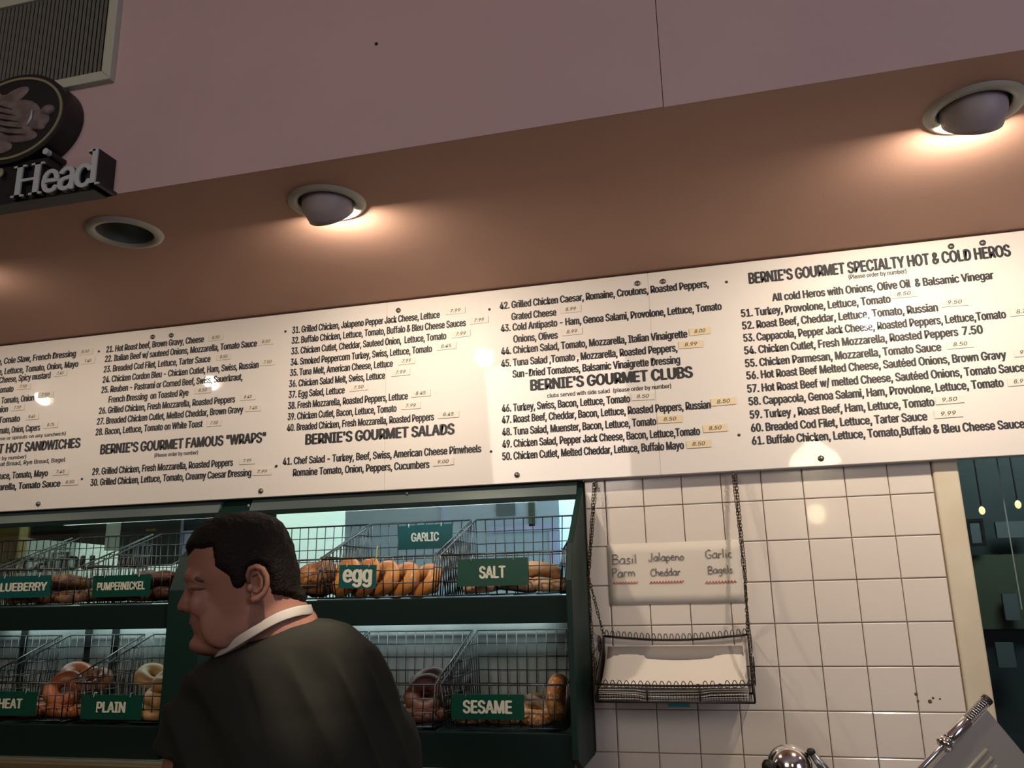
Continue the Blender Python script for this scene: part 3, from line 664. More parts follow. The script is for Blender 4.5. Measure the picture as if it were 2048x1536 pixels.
for i, (x, y, z, rx, ry, rz) in enumerate([(-.126, -.155, S2+.075, PI/2, 0, 1.35), (-.19, -.14, b1+.004, .2, 0, .5), (-.185, -.05, b1+.012, .3, .2, 1), (-.27, -.15, b1, 0, 0, 2), (-.355, -.15, b1, 0, 0, 3)]):
    bagel('sesame', x, y, z, (rx, ry, rz), ['sesame bagel standing on edge at the right end of its basket', 'sesame bagel lying just right of the SESAME sign', 'sesame bagel behind the flat one right of the sign', 'sesame bagel behind the right half of the SESAME sign', 'sesame bagel under the left half of the SESAME sign'][i], 'sesame bagels')

# ---- flavour signs hung on the basket fronts
def flavour_sign(s, x0p, x1p, zt, zb_, m, wfrac, cap, label, y=FB-.008, xo=.5, lz=.5, tilt=0):
    p0 = on_y(*x0p, y); p1 = on_y(*x1p, y)
    r = root('flavour_sign', ((p0.x+p1.x)/2, y, (p0.z+p1.z)/2), label, 'sign', 'green flavour signs on the baskets')
    wd = p1.x-p0.x; h = p0.z-p1.z
    pl = MB().box(-wd/2, wd/2, -.0015, .0015, -h/2, h/2).mesh('plate', m); o = link('plate', pl, r); o.matrix_parent_inverse = Matrix.Identity(4)
    tw = wd*wfrac; te = text_mesh(s, tw, cap, .045); te.materials.append(MT['letter'])
    for v in te.vertices: v.co += Vector((-tw/2+wd*(xo-.5), -.0022, -cap/2+h*(lz-.5)))
    o = link('lettering', te, r); o.matrix_parent_inverse = Matrix.Identity(4)
    hk = MB()
    for sx_ in (-.3, .3): hk.tube([(wd*sx_, -.003, h/2-.006), (wd*sx_, 0, h/2+.005), (wd*sx_, .009, h/2+.004)], .0012, 5)
    o = link('hook', hk.mesh('hook', MT['steel']), r); o.matrix_parent_inverse = Matrix.Identity(4)
    r.rotation_euler = (0, tilt, 0)
flavour_sign('SALT', (915, 1119), (1057, 1170), 0, 0, MT['signg'], .36, .030, 'green sign reading SALT on a top shelf basket')
flavour_sign('egg', (679, 1131), (752, 1176), 0, 0, MT['signt'], .74, .044, 'teal sign reading egg in small letters', tilt=.03, lz=.62)
flavour_sign('SESAME', (903, 1388), (1049, 1440), 0, 0, MT['signg'], .66, .030, 'green sign reading SESAME on a lower basket')
flavour_sign('PUMPERNICKEL', (188, 1152), (299, 1192), 0, 0, MT['signg'], .82, .022, 'green sign reading PUMPERNICKEL beside the man\'s forehead')
flavour_sign('BLUEBERRY', (-12, 1154), (98, 1194), 0, 0, MT['signt'], .90, .024, 'dark teal sign reading BLUEBERRY at the left edge')
flavour_sign('PLAIN', (165, 1389), (282, 1440), 0, 0, MT['signg'], .46, .028, 'green sign reading PLAIN on the lower left shelf')
flavour_sign('WHEAT', (-35, 1382), (70, 1432), 0, 0, MT['signg'], .58, .026, 'green sign reading WHEAT at the lower left edge', xo=.46)
flavour_sign('GARLIC', (797, 1052), (905, 1096), 0, 0, MT['signt'], .50, .026, 'dim green sign reading GARLIC hung on the rear of the egg basket', y=.106)
p = on_y(748, 1122, FB-.012); MB().tube([p, p+Vector((.008, 0, .012)), p+Vector((.006, .003, .028)), p+Vector((.010, 0, .04))], .0015, 5).build('twist_tie', MT['yellow'], None, True, label='yellow twist tie holding the egg sign to its basket', cat='tie')

# ================================================================== BACK ROOM CONTENT
def slab(name, a, b, y, th, m, parent=None, **k):
    p, q = on_y(*a, y), on_y(*b, y); return MB().box(min(p.x, q.x), max(p.x, q.x), y, y+th, min(p.z, q.z), max(p.z, q.z)).build(name, m, parent, **k)
p = [on_y(u, v, .9) for u, v in ((-20, 1000), (430, 1000), (420, 1108), (285, 1097), (-20, 1070))]
MB().prism_y(.9, .93, [(q.x, q.z) for q in p]).build('dark_canopy', MT['darkp'], label='dark slanted canopy seen through the left half of the case', cat='canopy')
slab('tan_post', (-30, 1035), (22, 1200), .7, .05, MT['tan'], label='tan post at the left edge behind the baskets', cat='post')
slab('pale_column', (214, 1040), (240, 1100), .86, .03, MT['mint'], label='narrow pale green column against the dark canopy', cat='column')
mn = root('chalkboard', on_y(300, 1130, .8), 'black notice board with a small yellow heading seen through the case', 'notice board')
slab('panel', (243, 1040), (356, 1128), .8, .02, MT['darkp'], mn)
a = on_y(292, 1062, .797); b = on_y(312, 1062, .797); add_text('heading', 'Specials', a, b.x-a.x, .010, MT['tan'], mn)
slab('lavender_door', (362, 1062), (420, 1240), .85, .03, MT['lav'], label='pale lavender panel just left of the man\'s forehead', cat='panel')
bp = root('blue_grey_cabinet', on_y(900, 1200, .6), 'tall blue-grey steel cabinet seen behind the right half of the case', 'cabinet')
slab('body', (693, 940), (1128, 1290), .62, .4, MT['blueg'], bp)
slab('door_trim', (975, 1052), (1118, 1060), .612, .007, MT['lav'], bp); slab('door_trim', (1098, 1062), (1118, 1150), .612, .007, MT['lav'], bp)
slab('post', (1056, 990), (1070, 1052), .612, .007, MT['olive'], bp)
slab('label_plate', (992, 998), (1030, 1030), .612, .007, MT['pgrey'], bp)
slab('joint', (882, 1000), (886, 1046), .612, .007, MT['lav'], bp)
# dark lettering on the back glass, seen over the baskets
a = on_y(14, 1144, .13); b = on_y(186, 1134, .13)
g = add_text('glass_lettering', 'xcalibu', (a.x, .128, a.z), b.x-a.x, .062, MT['darkp'], dc, .04)
# things seen in the right-hand window
def wp(name, a, b, m, label, cat, y=1.5, th=.02, frame=None):
    r = root(name, on_y((a[0]+b[0])/2, b[1], y), label, cat)
    slab('sheet', a, b, y, th, m, r)
    if frame:
        f = MB(); p, q = on_y(*a, y), on_y(*b, y); e = .012
        f.box(p.x-e, q.x+e, y-.006, y+.01, p.z, p.z+e); f.box(p.x-e, q.x+e, y-.006, y+.01, q.z-e, q.z); f.box(p.x-e, p.x, y-.006, y+.01, q.z, p.z); f.box(q.x, q.x+e, y-.006, y+.01, q.z, p.z)
        f.build('frame', frame, r)
wp('picture_frame', (1938, 1044), (1966, 1086), MT['pgrey'], 'small black framed picture seen through the right window', 'picture', frame=MT['dark'])
wp('notice', (1990, 1044), (2060, 1074), MT['pgrey'], 'pale printed notice on the wall seen through the right window', 'notice')
wp('paper_bag', (2004, 1188), (2042, 1240), MT['pgrey'], 'pale paper bag hanging behind the right window, upper one', 'bag')
wp('paper_bag', (1990, 1285), (2034, 1335), MT['pgrey'], 'pale paper bag low behind the right window', 'bag')
for i, (u, v) in enumerate(((1964, 1021), (2036, 1009))):  # glowing globes behind the pane stand in for lamp reflections in it
    c = on_y(u, v, 1.2); r = root('pendant_lamp', c, ['small yellow globe lamp seen through the window near its casing', 'small yellow globe lamp in the window at the right edge'][i], 'lamp', 'globe lamps behind the window')
    MB().ell(c, .011, .011, .016).build('globe', MT['lampsmall'], r, True)
    MB().tube([c+Vector((0, 0, .018)), c+Vector((0, 0, 1.0))], .003, 6).build('cord', MT['dark'], r)
area('window_room_light', (1.6, .9, Z(.6)), (1.4, 1.5, Z(-.2)), .5, 9, (.85, .95, .97), .3)
# pendant lamp of the shop, behind the camera (mirrored in board and tiles)
c = Vector((.885, -3.0, Z(.19)))
r = root('pendant_lamp', c, 'large pendant lamp behind the camera mirrored in the white tiles', 'lamp')
MB().ell(c, .055, .055, .06).build('globe', MT['lampglass'], r, True)
MB().lathe([(.15, .30), (.13, .35), (.05, .42), (.02, .46)], c, (0, 0, 1), 28, cap=False).build('shade', MT['lampglass'], r, True)
MB().tube([c+Vector((0, 0, .05)), c+Vector((0, 0, 1.7))], .004, 6).build('cord', MT['dark'], r)

# ================================================================== PAPER NOTE, TAPE
n0 = on_y(1214, 1089, -.008); n1 = on_y(1492, 1205, -.008)
nt_ = root('paper_note', ((n0.x+n1.x)/2, -.008, n1.z), 'off-white paper note on the tiles listing three bagel flavours by hand', 'note')
m = MB(); nx, nz = 14, 6
vv = [(n0.x+(n1.x-n0.x)*i/nx, -.0080-.0007*math.sin(i*1.1)*math.sin(k*1.3+i*.5), n1.z+(n0.z-n1.z)*k/nz) for k in range(nz+1) for i in range(nx+1)]
m.add(vv, [(k*(nx+1)+i, k*(nx+1)+i+1, (k+1)*(nx+1)+i+1, (k+1)*(nx+1)+i) for k in range(nz) for i in range(nx)])
o = m.build('sheet', MT['note'], nt_, True); sd = o.modifiers.new('s', 'SOLIDIFY'); sd.thickness = .0004; sd.offset = 1
# stroke alphabet for the handwriting: polylines in a unit box (x 0..w, y 0..1)
G = {
 'B': (.7, [[(.1,0),(.12,1)],[(.02,.95),(.45,1),(.6,.8),(.4,.55),(.12,.5)],[(.12,.5),(.55,.5),(.68,.25),(.5,.02),(.02,0)]]),
 'a': (.62, [[(.5,.5),(.3,.6),(.08,.42),(.05,.15),(.2,0),(.42,.1),(.5,.4),(.5,.58)],[(.5,.5),(.52,.1),(.6,0)]]),
 's': (.5, [[(.42,.52),(.25,.6),(.1,.5),(.15,.34),(.35,.26),(.4,.1),(.22,0),(.05,.06)]]),
 'i': (.28, [[(.12,.55),(.12,0)],[(.12,.78),(.14,.82)]]),
 'l': (.3, [[(.12,1),(.12,0)]]),
 'P': (.62, [[(.1,0),(.12,1)],[(.0,.92),(.45,1),(.58,.8),(.4,.52),(.12,.48)]]),
 'r': (.45, [[(.1,.58),(.1,0)],[(.1,.4),(.25,.58),(.4,.52)]]),
 'm': (.85, [[(.08,.56),(.08,0)],[(.08,.4),(.25,.58),(.38,.4),(.38,0)],[(.38,.4),(.55,.58),(.7,.4),(.72,0)]]),
 'J': (.6, [[(.42,1),(.40,.2),(.26,-.05),(.08,0),(.02,.2)]]),
 'p': (.6, [[(.1,.56),(.1,-.35)],[(.1,.42),(.3,.6),(.5,.4),(.42,.1),(.22,0),(.1,.12)]]),
 'e': (.55, [[(.08,.32),(.45,.34),(.4,.54),(.22,.6),(.06,.4),(.1,.1),(.28,0),(.46,.1)]]),
 'n': (.58, [[(.08,.56),(.08,0)],[(.08,.4),(.28,.58),(.45,.42),(.46,0)]]),
 'o': (.58, [[(.28,.58),(.08,.42),(.08,.14),(.28,0),(.48,.16),(.46,.44),(.28,.58)]]),
 'C': (.68, [[(.6,.85),(.4,1),(.12,.75),(.06,.3),(.3,0),(.6,.12)]]),
 'h': (.55, [[(.08,1),(.08,0)],[(.08,.4),(.28,.56),(.44,.4),(.45,0)]]),
 'd': (.58, [[(.46,1),(.46,0)],[(.46,.42),(.28,.58),(.08,.4),(.1,.12),(.28,0),(.46,.14)]]),
 'G': (.75, [[(.62,.85),(.4,1),(.1,.75),(.06,.3),(.3,0),(.6,.1),(.64,.42),(.4,.42)]]),
 'c': (.5, [[(.42,.5),(.25,.58),(.08,.38),(.1,.1),(.25,0),(.44,.08)]]),
 'g': (.58, [[(.46,.5),(.28,.58),(.08,.42),(.1,.18),(.28,.1),(.46,.24)],[(.46,.58),(.46,-.2),(.28,-.35),(.08,-.25)]]),
}
def hand(name, word, a, b, h, m, r_=.0011):
    A = on_y(*a, -.0105); B = on_y(*b, -.0105); tot = sum(G[ch][0] for ch in word); k = (B.x-A.x)/tot; mb = MB(); x = A.x
    for ch in word:
        wd, st = G[ch]
        jz = random.uniform(-.001, .001)
        for s_ in st: mb.tube([(x+px_*k, -.0105, A.z+pz*h+jz) for px_, pz in s_], r_, 4)
        x += wd*k
    mb.build(name, m, nt_)
hand('handwriting', 'Basil', (1224, 1128), (1275, 1124), .026, MT['pengrey']); hand('handwriting', 'Jalapeno', (1298, 1122), (1369, 1120), .022, MT['pengrey'])
hand('handwriting', 'Garlic', (1411, 1117), (1465, 1116), .024, MT['pengrey']); hand('handwriting', 'Parm', (1224, 1154), (1272, 1152), .024, MT['pengrey'])
hand('handwriting', 'Cheddar', (1301, 1152), (1362, 1150), .020, MT['pengrey']); hand('handwriting', 'Bagels', (1416, 1147), (1467, 1147), .020, MT['pengrey'])
for (a, b) in (((1226, 1166), (1275, 1165)), ((1300, 1165), (1367, 1163)), ((1411, 1165), (1473, 1163))):
    A, B = on_y(*a, -.0105), on_y(*b, -.0105); n = round((B.x-A.x)/.004)
    MB().tube([(A.x+(B.x-A.x)*i/n, -.0105, A.z+(B.z-A.z)*i/n+(.003 if i % 2 else -.003)) for i in range(n+1)], .0013, 4).build('red_underline', MT['penred'], nt_)
a, b = on_y(1336, 1403, -.0075), on_y(1380, 1414, -.0075)
MB().box(a.x, b.x, -.0085, -.006, b.z, a.z).build('cyan_tape', MT['cyan'], label='strip of cyan tape on the tiles just under the hanging basket', cat='tape')

# ================================================================== HANGING PAPER BASKET
yb_, yf_ = -.015, -.20
BLk, BRk = on_y(1212, 1272, yb_), on_y(1502, 1268, yb_)
FL, FR = on_y(1186, 1368, yf_), on_y(1500, 1368, yf_)
xl, xr = (BLk.x+FL.x)/2, (BRk.x+FR.x)/2
zt = BLk.z; zf = FL.z; zbt = on_y(1190, 1403, yf_).z
hb_ = root('hanging_wire_basket', ((xl+xr)/2, yb_, zbt), 'black wire basket hung on two chains below the menu board', 'basket')
fr = MB()
def sag(a, b, s_=.006, n=10): return [Vector(a).lerp(Vector(b), i/n)-Vector((0, 0, s_*math.sin(PI*i/n))) for i in range(n+1)]
fr.tube(sag((xl, yb_, zt), (xr, yb_, zt), .012), .0028, 6); fr.tube(sag((xl, yf_, zf), (xr, yf_, zf), .004), .0028, 6)
fr.tube([(xl, yb_, zbt), (xl, yf_, zbt), (xr, yf_, zbt), (xr, yb_, zbt)], .0028, 6, closed=True)
for x in (xl, xr):
    fr.tube([(x, yb_, zt), (x, yf_, zf)], .0026, 6); fr.tube([(x, yb_, zt), (x, yb_, zbt)], .0026, 6); fr.tube([(x, yf_, zf), (x, yf_, zbt)], .0026, 6)
for k in (1, 2): x = xl+(xr-xl)*k/3; fr.tube([(x, yf_, zf), (x, yf_, zbt)], .0024, 6)
fr.build('frame', MT['black'], hb_, True)
lp = MB(); n = 24
for i in range(n):
    x = xl+(xr-xl)*(i+.5)/n; zz = zt-.012*math.sin(PI*(i+.5)/n)
    lp.tube([(x+.0045*math.cos(t_), yb_, zz+(.012*math.sin(t_) if math.sin(t_) > 0 else .002*math.sin(t_))+.004) for t_ in [2*PI*k/12 for k in range(12)]], .0011, 5, closed=True)
lp.build('rear_loops', MT['black'], hb_)
lp = MB()
for i in range(22):
    x = xl+(xr-xl)*(i+.5)/22; zz = zf-.004*math.sin(PI*(i+.5)/22); h_ = .013 if i not in (14, 17) else .006
    lp.tube([(x+.0055*math.cos(t_), yf_-.001, zz-.002+(h_*math.sin(t_) if math.sin(t_) > 0 else .003*math.sin(t_))) for t_ in [2*PI*k/12 for k in range(12)]], .0011, 5, closed=True)
lp.build('front_loops', MT['black'], hb_)
mh = MB()
for i in range(1, 60): x = xl+(xr-xl)*i/60; mh.tube([(x, yf_, zbt), (x, yb_, zbt)], .0006, 4)
for x in (xl, xr):
    for i in range(1, 26): y = yb_+(yf_-yb_)*i/26; mh.tube([(x, y, zt+(zf-zt)*i/26), (x, y, zbt)], .0006, 4)
    for k in range(1, 8):
        t_ = k/8; mh.tube([(x, yb_, zt+(zbt-zt)*t_), (x, yf_, zf+(zbt-zf)*t_)], .0006, 4)
for i in range(1, 60): x = xl+(xr-xl)*i/60; mh.tube([(x, yf_, zbt), (x, yf_, zbt+.02)], .0006, 4)
mh.build('fine_mesh', MT['black'], hb_)
for x, s_ in ((xl, -1), (xr, 1)):
    for cy_, cz_, rr_ in ((yb_-.05, (zt*.7+zf*.3)+.012, .026), (yf_+.05, (zt*.3+zf*.7)+.008, .022), ((yb_+yf_)/2, (zf+zbt)/2+.03, .03)):
        sc = MB().tube([(x+s_*.006, cy_+rr_*math.cos(t_)*(1-t_/14), cz_+rr_*math.sin(t_)*(1-t_/14)) for t_ in [k*.45 for k in range(24)]], .0016, 5); sc.build('end_scroll', MT['black'], hb_, True)
# chains
def chain(name, a, b, sg_=.0):
    a, b = Vector(a), Vector(b); L = (b-a).length; n = int(L/.0085); mb = MB()
    for i in range(n):
        t_ = (i+.5)/n; c = a.lerp(b, t_)-Vector((0, 0, sg_*math.sin(PI*t_))); d = (b-a).normalized()
        s1 = d.orthogonal().normalized(); s2 = d.cross(s1)
        ang = (0 if i % 2 else PI/2)+random.uniform(-.5, .5); s_ = s1*math.cos(ang)+s2*math.sin(ang)
        mb.tube([c+d*(.0068*math.cos(q))+s_*(.0040*math.sin(q)) for q in [2*PI*k/8 for k in range(8)]], .0011, 4, closed=True)
    mb.build(name, MT['chain'], hb_, True)
hkl = on_y(1188, 966, -.03); hkr = on_y(1466, 950, -.03)
for hk_, x in ((hkl, xl), (hkr, xr)):
    mid = Vector((x*.62+hk_.x*.38+(0), -.06, hk_.z*.40+zt*.60))
    if x == xl: mid = on_y(1176, 1150, -.07)
    else: mid = on_y(1490, 1165, -.07)
    chain('chain', hk_, mid); chain('chain', hk_+Vector((.007, -.004, 0)), mid+Vector((.003, -.004, 0)))
    chain('chain', mid, (x, yb_, zt)); chain('chain', mid, (x, yf_, zf))
    MB().tube([hk_+Vector((0, .03, .012)), hk_+Vector((0, .004, .012)), hk_+Vector((0, -.006, .004)), hk_+Vector((0, 0, -.008))], .0022, 6).build('wall_hook', MT['screw'], hb_, True)
# sheets of tissue paper in it
def sheet(i):
    m = MB(); nx, ny = 16, 10; vv = []
    X0, X1 = xl+.010-(.004 if i < 5 else 0), xr-.012
    for k in range(ny+1):
        t_ = k/ny
        y = yf_+.008+(yb_-yf_-.03)*t_
        z = zbt+.006+i*.0055+ (zt-zbt-.058)*(t_**1.7)*(1 if i == 5 else .12)
        for j in range(nx+1):
            s_ = j/nx; z2 = z+.0022*math.sin(5*s_+i)*math.sin(3*t_+i*.7)+ (.004*(1-abs(2*s_-1))*0)
            vv.append((X0+(X1-X0)*s_, y-(.002*(i % 3)), z2-(.0035 if i < 5 else .0)*(abs(2*s_-1) < .5)))
    m.add(vv, [(k*(nx+1)+j, k*(nx+1)+j+1, (k+1)*(nx+1)+j+1, (k+1)*(nx+1)+j) for k in range(ny) for j in range(nx)])
    lab = 'top sheet of white tissue paper curving up to the basket back' if i == 5 else f'white tissue sheet in the hanging basket, {["bottom", "second from bottom", "third from bottom", "fourth from bottom", "just under the top sheet"][i]}'
    o = m.build('paper_sheet', MT['paper'], None, True, label=lab, cat='paper', group='tissue sheets in the hanging basket')
    sd = o.modifiers.new('s', 'SOLIDIFY'); sd.thickness = .0012
for i in range(6): sheet(i)
m = MB(); nx = 20; vv = []  # grey strip with a wavy front edge, laid over the top sheet
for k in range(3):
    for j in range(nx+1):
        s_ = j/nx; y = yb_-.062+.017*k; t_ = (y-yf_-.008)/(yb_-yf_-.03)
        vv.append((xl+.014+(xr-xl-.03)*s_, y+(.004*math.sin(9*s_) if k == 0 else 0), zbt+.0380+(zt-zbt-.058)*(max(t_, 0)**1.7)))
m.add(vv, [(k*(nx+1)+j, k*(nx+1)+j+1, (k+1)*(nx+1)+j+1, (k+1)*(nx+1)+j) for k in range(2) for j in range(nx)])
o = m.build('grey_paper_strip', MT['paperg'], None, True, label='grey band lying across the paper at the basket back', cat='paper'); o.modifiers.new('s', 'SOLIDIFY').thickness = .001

# ================================================================== SLICER, bottom right
sl = root('food_slicer', (.95, -.45, Z(-1.0)), 'stainless food slicer with ridged tilted plate, chrome dome and spring rod', 'slicer')
P0 = on_y(1974, 1418, -.45); P1 = on_y(1852, 1545, -.50); P2 = on_y(2062, 1482, -.42)
e1 = (P1-P0).normalized(); e2_ = (P2-P0); e2_ = (e2_-e1*e2_.dot(e1)).normalized(); nn = e1.cross(e2_).normalized()
if nn.dot(CAM-P0) < 0: nn = -nn
L1, L2 = .36, .30
m = MB()
def q3(a, b, c): return P0+e1*a+e2_*b+nn*c
m.add([q3(a, b, c) for c in (0, -.012) for a, b in ((0, 0), (L1, 0), (L1, L2), (0, L2))], [(0,1,2,3),(7,6,5,4),(0,4,5,1),(1,5,6,2),(2,6,7,3),(3,7,4,0)])
bevel(m.build('carriage_plate', MT['plate'], sl), .002)
rg = MB().box(0, 1, 0, 1, 0, 1)
for i in range(9):
    b = .052+.017*i; m = MB().tube([q3(.055+.003*i, b, .0), q3(L1-.02, b, .0)], .0045, 8); m.build('ridge', MT['plate'], sl, True)
m = MB().tube([q3(-.012, -.012, .0), q3(L1, -.012, .0)], .006, 10); m.build('rod', MT['chrome'], sl, True)
sp = MB().tube([q3(-.010+.055*k/90, -.012, 0)+(e2_*math.cos(k*.75)+nn*math.sin(k*.75))*.0095 for k in range(90)], .0016, 5); sp.build('spring', MT['chrome'], sl, True)
MB().lathe([(.0085, -.004), (.012, 0), (.0125, .05), (.0105, .056)], q3(.05, -.012, 0), e1, 16).build('collar', MT['chrome'], sl, True)
MB().lathe([(.011, 0), (.016, .003), (.016, .012), (.011, .016)], q3(.108, -.012, 0), e1, 16).build('collar_nut', MT['chrome'], sl, True)
MB().lathe([(.004, 0), (.011, .002), (.011, .010), (.004, .012)], q3(-.018, -.012, 0), e1, 14).build('end_cap', MT['black'], sl, True)
dcn = on_y(1580, 1534, -.45)
MB().ell(dcn, .046, .046, .044, 32, 20).build('chrome_dome', MT['chrome'], sl, True)
q = on_y(1543, 1534, -.49); MB().lathe([(.001, 0), (.013, 0), (.013, .014), (.001, .016)], q, (-.6, -.6, .2), 16).build('thumb_knob', MT['black'], sl, True)
a, b = on_y(1622, 1504, -.45), on_y(1665, 1560, -.45)
MB().tube([a, b], .008, 10, radii=[.007, .012]).build('lever', MT['steel'], sl, True); MB().ell(a, .009, .009, .008).build('lever_tip', MT['black'], sl, True)
bevel(MB().box(.60, 1.35, -.62, -.25, Z(-.98), Z(-.70)).build('housing', MT['steel'], sl), .03, 4)
MB().tube([dcn, Vector((dcn.x, dcn.y, Z(-.72)))], .016, 12).build('dome_post', MT['steel'], sl, True)
MB().tube([q3(.25, .1, -.01), Vector((1.1, -.43, Z(-.72)))], .02, 10).build('plate_arm', MT['steel'], sl, True)
k2 = root('work_counter', (1.2, -.35, 0), 'steel work counter carrying the slicer, below the picture', 'counter')
MB().box(.1, 3.12, -.72, -.02, Z(-1.01), Z(-.981)).build('top', MT['steel'], k2); MB().box(.15, 3.1, -.68, -.03, .0, Z(-1.011)).build('cabinet', MT['steel'], k2)

# ================================================================== THE MAN
K = 1.925e-4*1.0
DD = 1.44                                                  # depth of the head's middle plane along the view axis
HO = at_depth(340+700*.2214, 1000+700*.2214, DD)            # head origin = crop point (700,700)
S3 = (CAM-HO); S3.z = 0; S3.normalize()                     # towards the viewer
F3 = Vector((0, 0, 1)).cross(S3)*-1.0                       # image left
if F3.dot(RGT) > 0: F3 = -F3
U3 = Vector((0, 0, 1))
# the image's slight roll and off-axis stretch at this place
def crop(x, y):
    """profile plane coordinates (metres forward, metres up) of a point of the head profile"""
    u = 340+x*.22135; v = 1000+y*.22135
    d = ray(u, v); t_ = (HO-CAM).dot(S3)/d.dot(S3); p = CAM+d*t_-HO
    return p.dot(F3), p.dot(U3)
def HW(f, u_, s): return HO+F3*f+U3*u_+S3*s
def from_world(p):
    d = p-HO; return d.dot(F3), d.dot(U3), d.dot(S3)

rows = [ # y, front, back, half width
 (172, 640, 760, .020), (184, 540, 830, .040), (206, 450, 905, .056), (245, 345, 965, .0665), (315, 250, 1020, .0735), (405, 198, 1062, .0770), (500, 168, 1092, .0785),
 (600, 154, 1115, .0785), (660, 150, 1126, .078), (700, 150, 1132, .0775), (745, 158, 1136, .076), (800, 178, 1138, .074), (870, 188, 1138, .072), (940, 192, 1132, .069),
 (1000, 190, 1115, .067), (1035, 188, 1085, .0655), (1080, 186, 1040, .0645), (1100, 192, 1010, .0640), (1115, 200, 990, .0635), (1150, 202, 950, .0625), (1180, 214, 910, .0615), (1205, 224, 870, .0605), (1250, 222, 810, .056), (1290, 236, 740, .050), (1325, 268, 660, .042), (1350, 320, 600, .030)]
def head_loft():
    m = MB(); n = 48; vs_ = []
    for (y, fx, bx, hw_) in rows:
        f0, u_ = crop(fx, y); f1, u2 = crop(bx, y); c = (f0+f1)/2; a = (f0-f1)/2; uu = (u_+u2)/2
        low = max(0, (y-650)/700)
        for k in range(n):
            t_ = 2*PI*k/n; ct, st = math.cos(t_), math.sin(t_)
            ex = 2/2.25
            cf = math.copysign(abs(ct)**ex, ct); cs = math.copysign(abs(st)**ex, st)
            # narrower at the front, and lower face tapers to the chin
            wf = 1-.16*max(cf, 0)**2-(.10*low)*max(cf, 0)
            vs_.append(HW(c+a*cf, uu, hw_*cs*wf))
    R_ = len(rows)
    fs = [(i*n+k, i*n+(k+1)%n, (i+1)*n+(k+1)%n, (i+1)*n+k) for i in range(R_-1) for k in range(n)]
    fs += [tuple(range(n)), tuple(range((R_-1)*n, R_*n))[::-1]]
    return m.add(vs_, fs)
def blob(m, x, y, s, rf, ru, rs, rotdeg=0):
    f, u_ = crop(x, y); B = Matrix((F3, S3, U3)).transposed()
    Rr = Matrix.Rotation(math.radians(rotdeg), 3, 'Y')
    m.ell(HW(f, u_, s), rf, rs, ru, 20, 14, B@Rr)
def htube(m, pts, radii):
    P_ = []
    for (x, y, s) in pts: f, u_ = crop(x, y); P_.append(HW(f, u_, s))
    m.tube(P_, .01, 14, radii=radii)

body = head_loft()
# brow ridge, nose, lips, chin, cheeks
htube(body, [(188, 740, 0), (180, 800, 0), (160, 865, 0), (137, 930, 0), (124, 966, 0)], [.0066, .0078, .0092, .0108, .0104])
htube(body, [(205, 760, 0), (200, 860, 0), (185, 950, 0)], [.009, .012, .0135])
blob(body, 112, 966, 0, .0092, .0092, .0110)
for s_ in (-1, 1):
    blob(body, 182, 976, s_*.0125, .0125, .0088, .0080)
    htube(body, [(168, 695, s_*.008), (186, 690, s_*.030), (258, 712, s_*.050)], [.0085, .0105, .0075])
    blob(body, 245, 792, s_*.031, .0145, .0115, .015)             # eyeball volume
    blob(body, 300, 940, s_*.044, .022, .022, .013)              # cheek
    blob(body, 500, 1080, s_*.047, .040, .045, .013)             # jaw muscle
    # ear
blob(body, 212, 1084, 0, .0070, .006, .020); blob(body, 228, 1138, 0, .0066, .006, .018); blob(body, 284, 1258, 0, .0135, .015, .022)
blob(body, 420, 1300, 0, .045, .020, .038)
# neck
def PW(u, v, dd): return at_depth(u, v, DD+dd)
f, u_ = crop(840, 900); nk0 = HW(f, u_, 0); f, u_ = crop(890, 1060); nk1 = HW(f, u_, .0)
nk2 = PW(556, 1262, .0); nk3 = PW(572, 1330, .0)
body.tube([nk0, nk1, nk2, nk3], .06, 24, radii=[.060, .065, .070, .075])
f, u_ = crop(560, 1200); body.ell(HW(f, u_, 0), .055, .05, .045, 20, 14)
# trapezius and shoulders (skin under the shirt), torso, pelvis, legs
SLm = PW(420, 1412, -.06); SRm = PW(742, 1425, .06)            # shoulder joints
ax_ = (SRm-SLm); ax_.z = 0; ax_.normalize(); fwd_b = Vector((-ax_.y, ax_.x, 0))   # away from the camera
mid = (SLm+SRm)/2
Bt = Matrix((ax_, fwd_b, Vector((0, 0, 1)))).transposed()
def sect(m, levels, n=40, ex=2.4):
    vs_ = []
    for (dx, dy, z, a, b) in levels:
        for k in range(n):
            t_ = 2*PI*k/n; ct, st = math.cos(t_), math.sin(t_)
            p = Vector((math.copysign(abs(ct)**(2/ex), ct)*a+dx, math.copysign(abs(st)**(2/ex), st)*b+dy, 0))
            q = Bt@p; vs_.append((mid.x+q.x, mid.y+q.y, z))
    R_ = len(levels); fs = [(i*n+k, i*n+(k+1)%n, (i+1)*n+(k+1)%n, (i+1)*n+k) for i in range(R_-1) for k in range(n)]
    fs += [tuple(range(n)), tuple(range((R_-1)*n, R_*n))[::-1]]
    return m.add(vs_, fs)
zsh = mid.z
sect(body, [(0, 0, zsh+.03, .12, .06), (0, .01, zsh, .165, .095), (0, .02, zsh-.12, .17, .115), (0, .03, zsh-.30, .165, .12), (0, .02, zsh-.46, .17, .12), (0, .01, zsh-.60, .165, .115)])
def bp3(dx, dy, z): q = Bt@Vector((dx, dy, 0)); return Vector((mid.x+q.x, mid.y+q.y, z))
for s_ in (-1, 1): body.tube([bp3(.095*s_, .01, zsh-.52), bp3(.10*s_, .03, .50), bp3(.10*s_, .01, .10), ], .08, 16, radii=[.088, .058, .042])
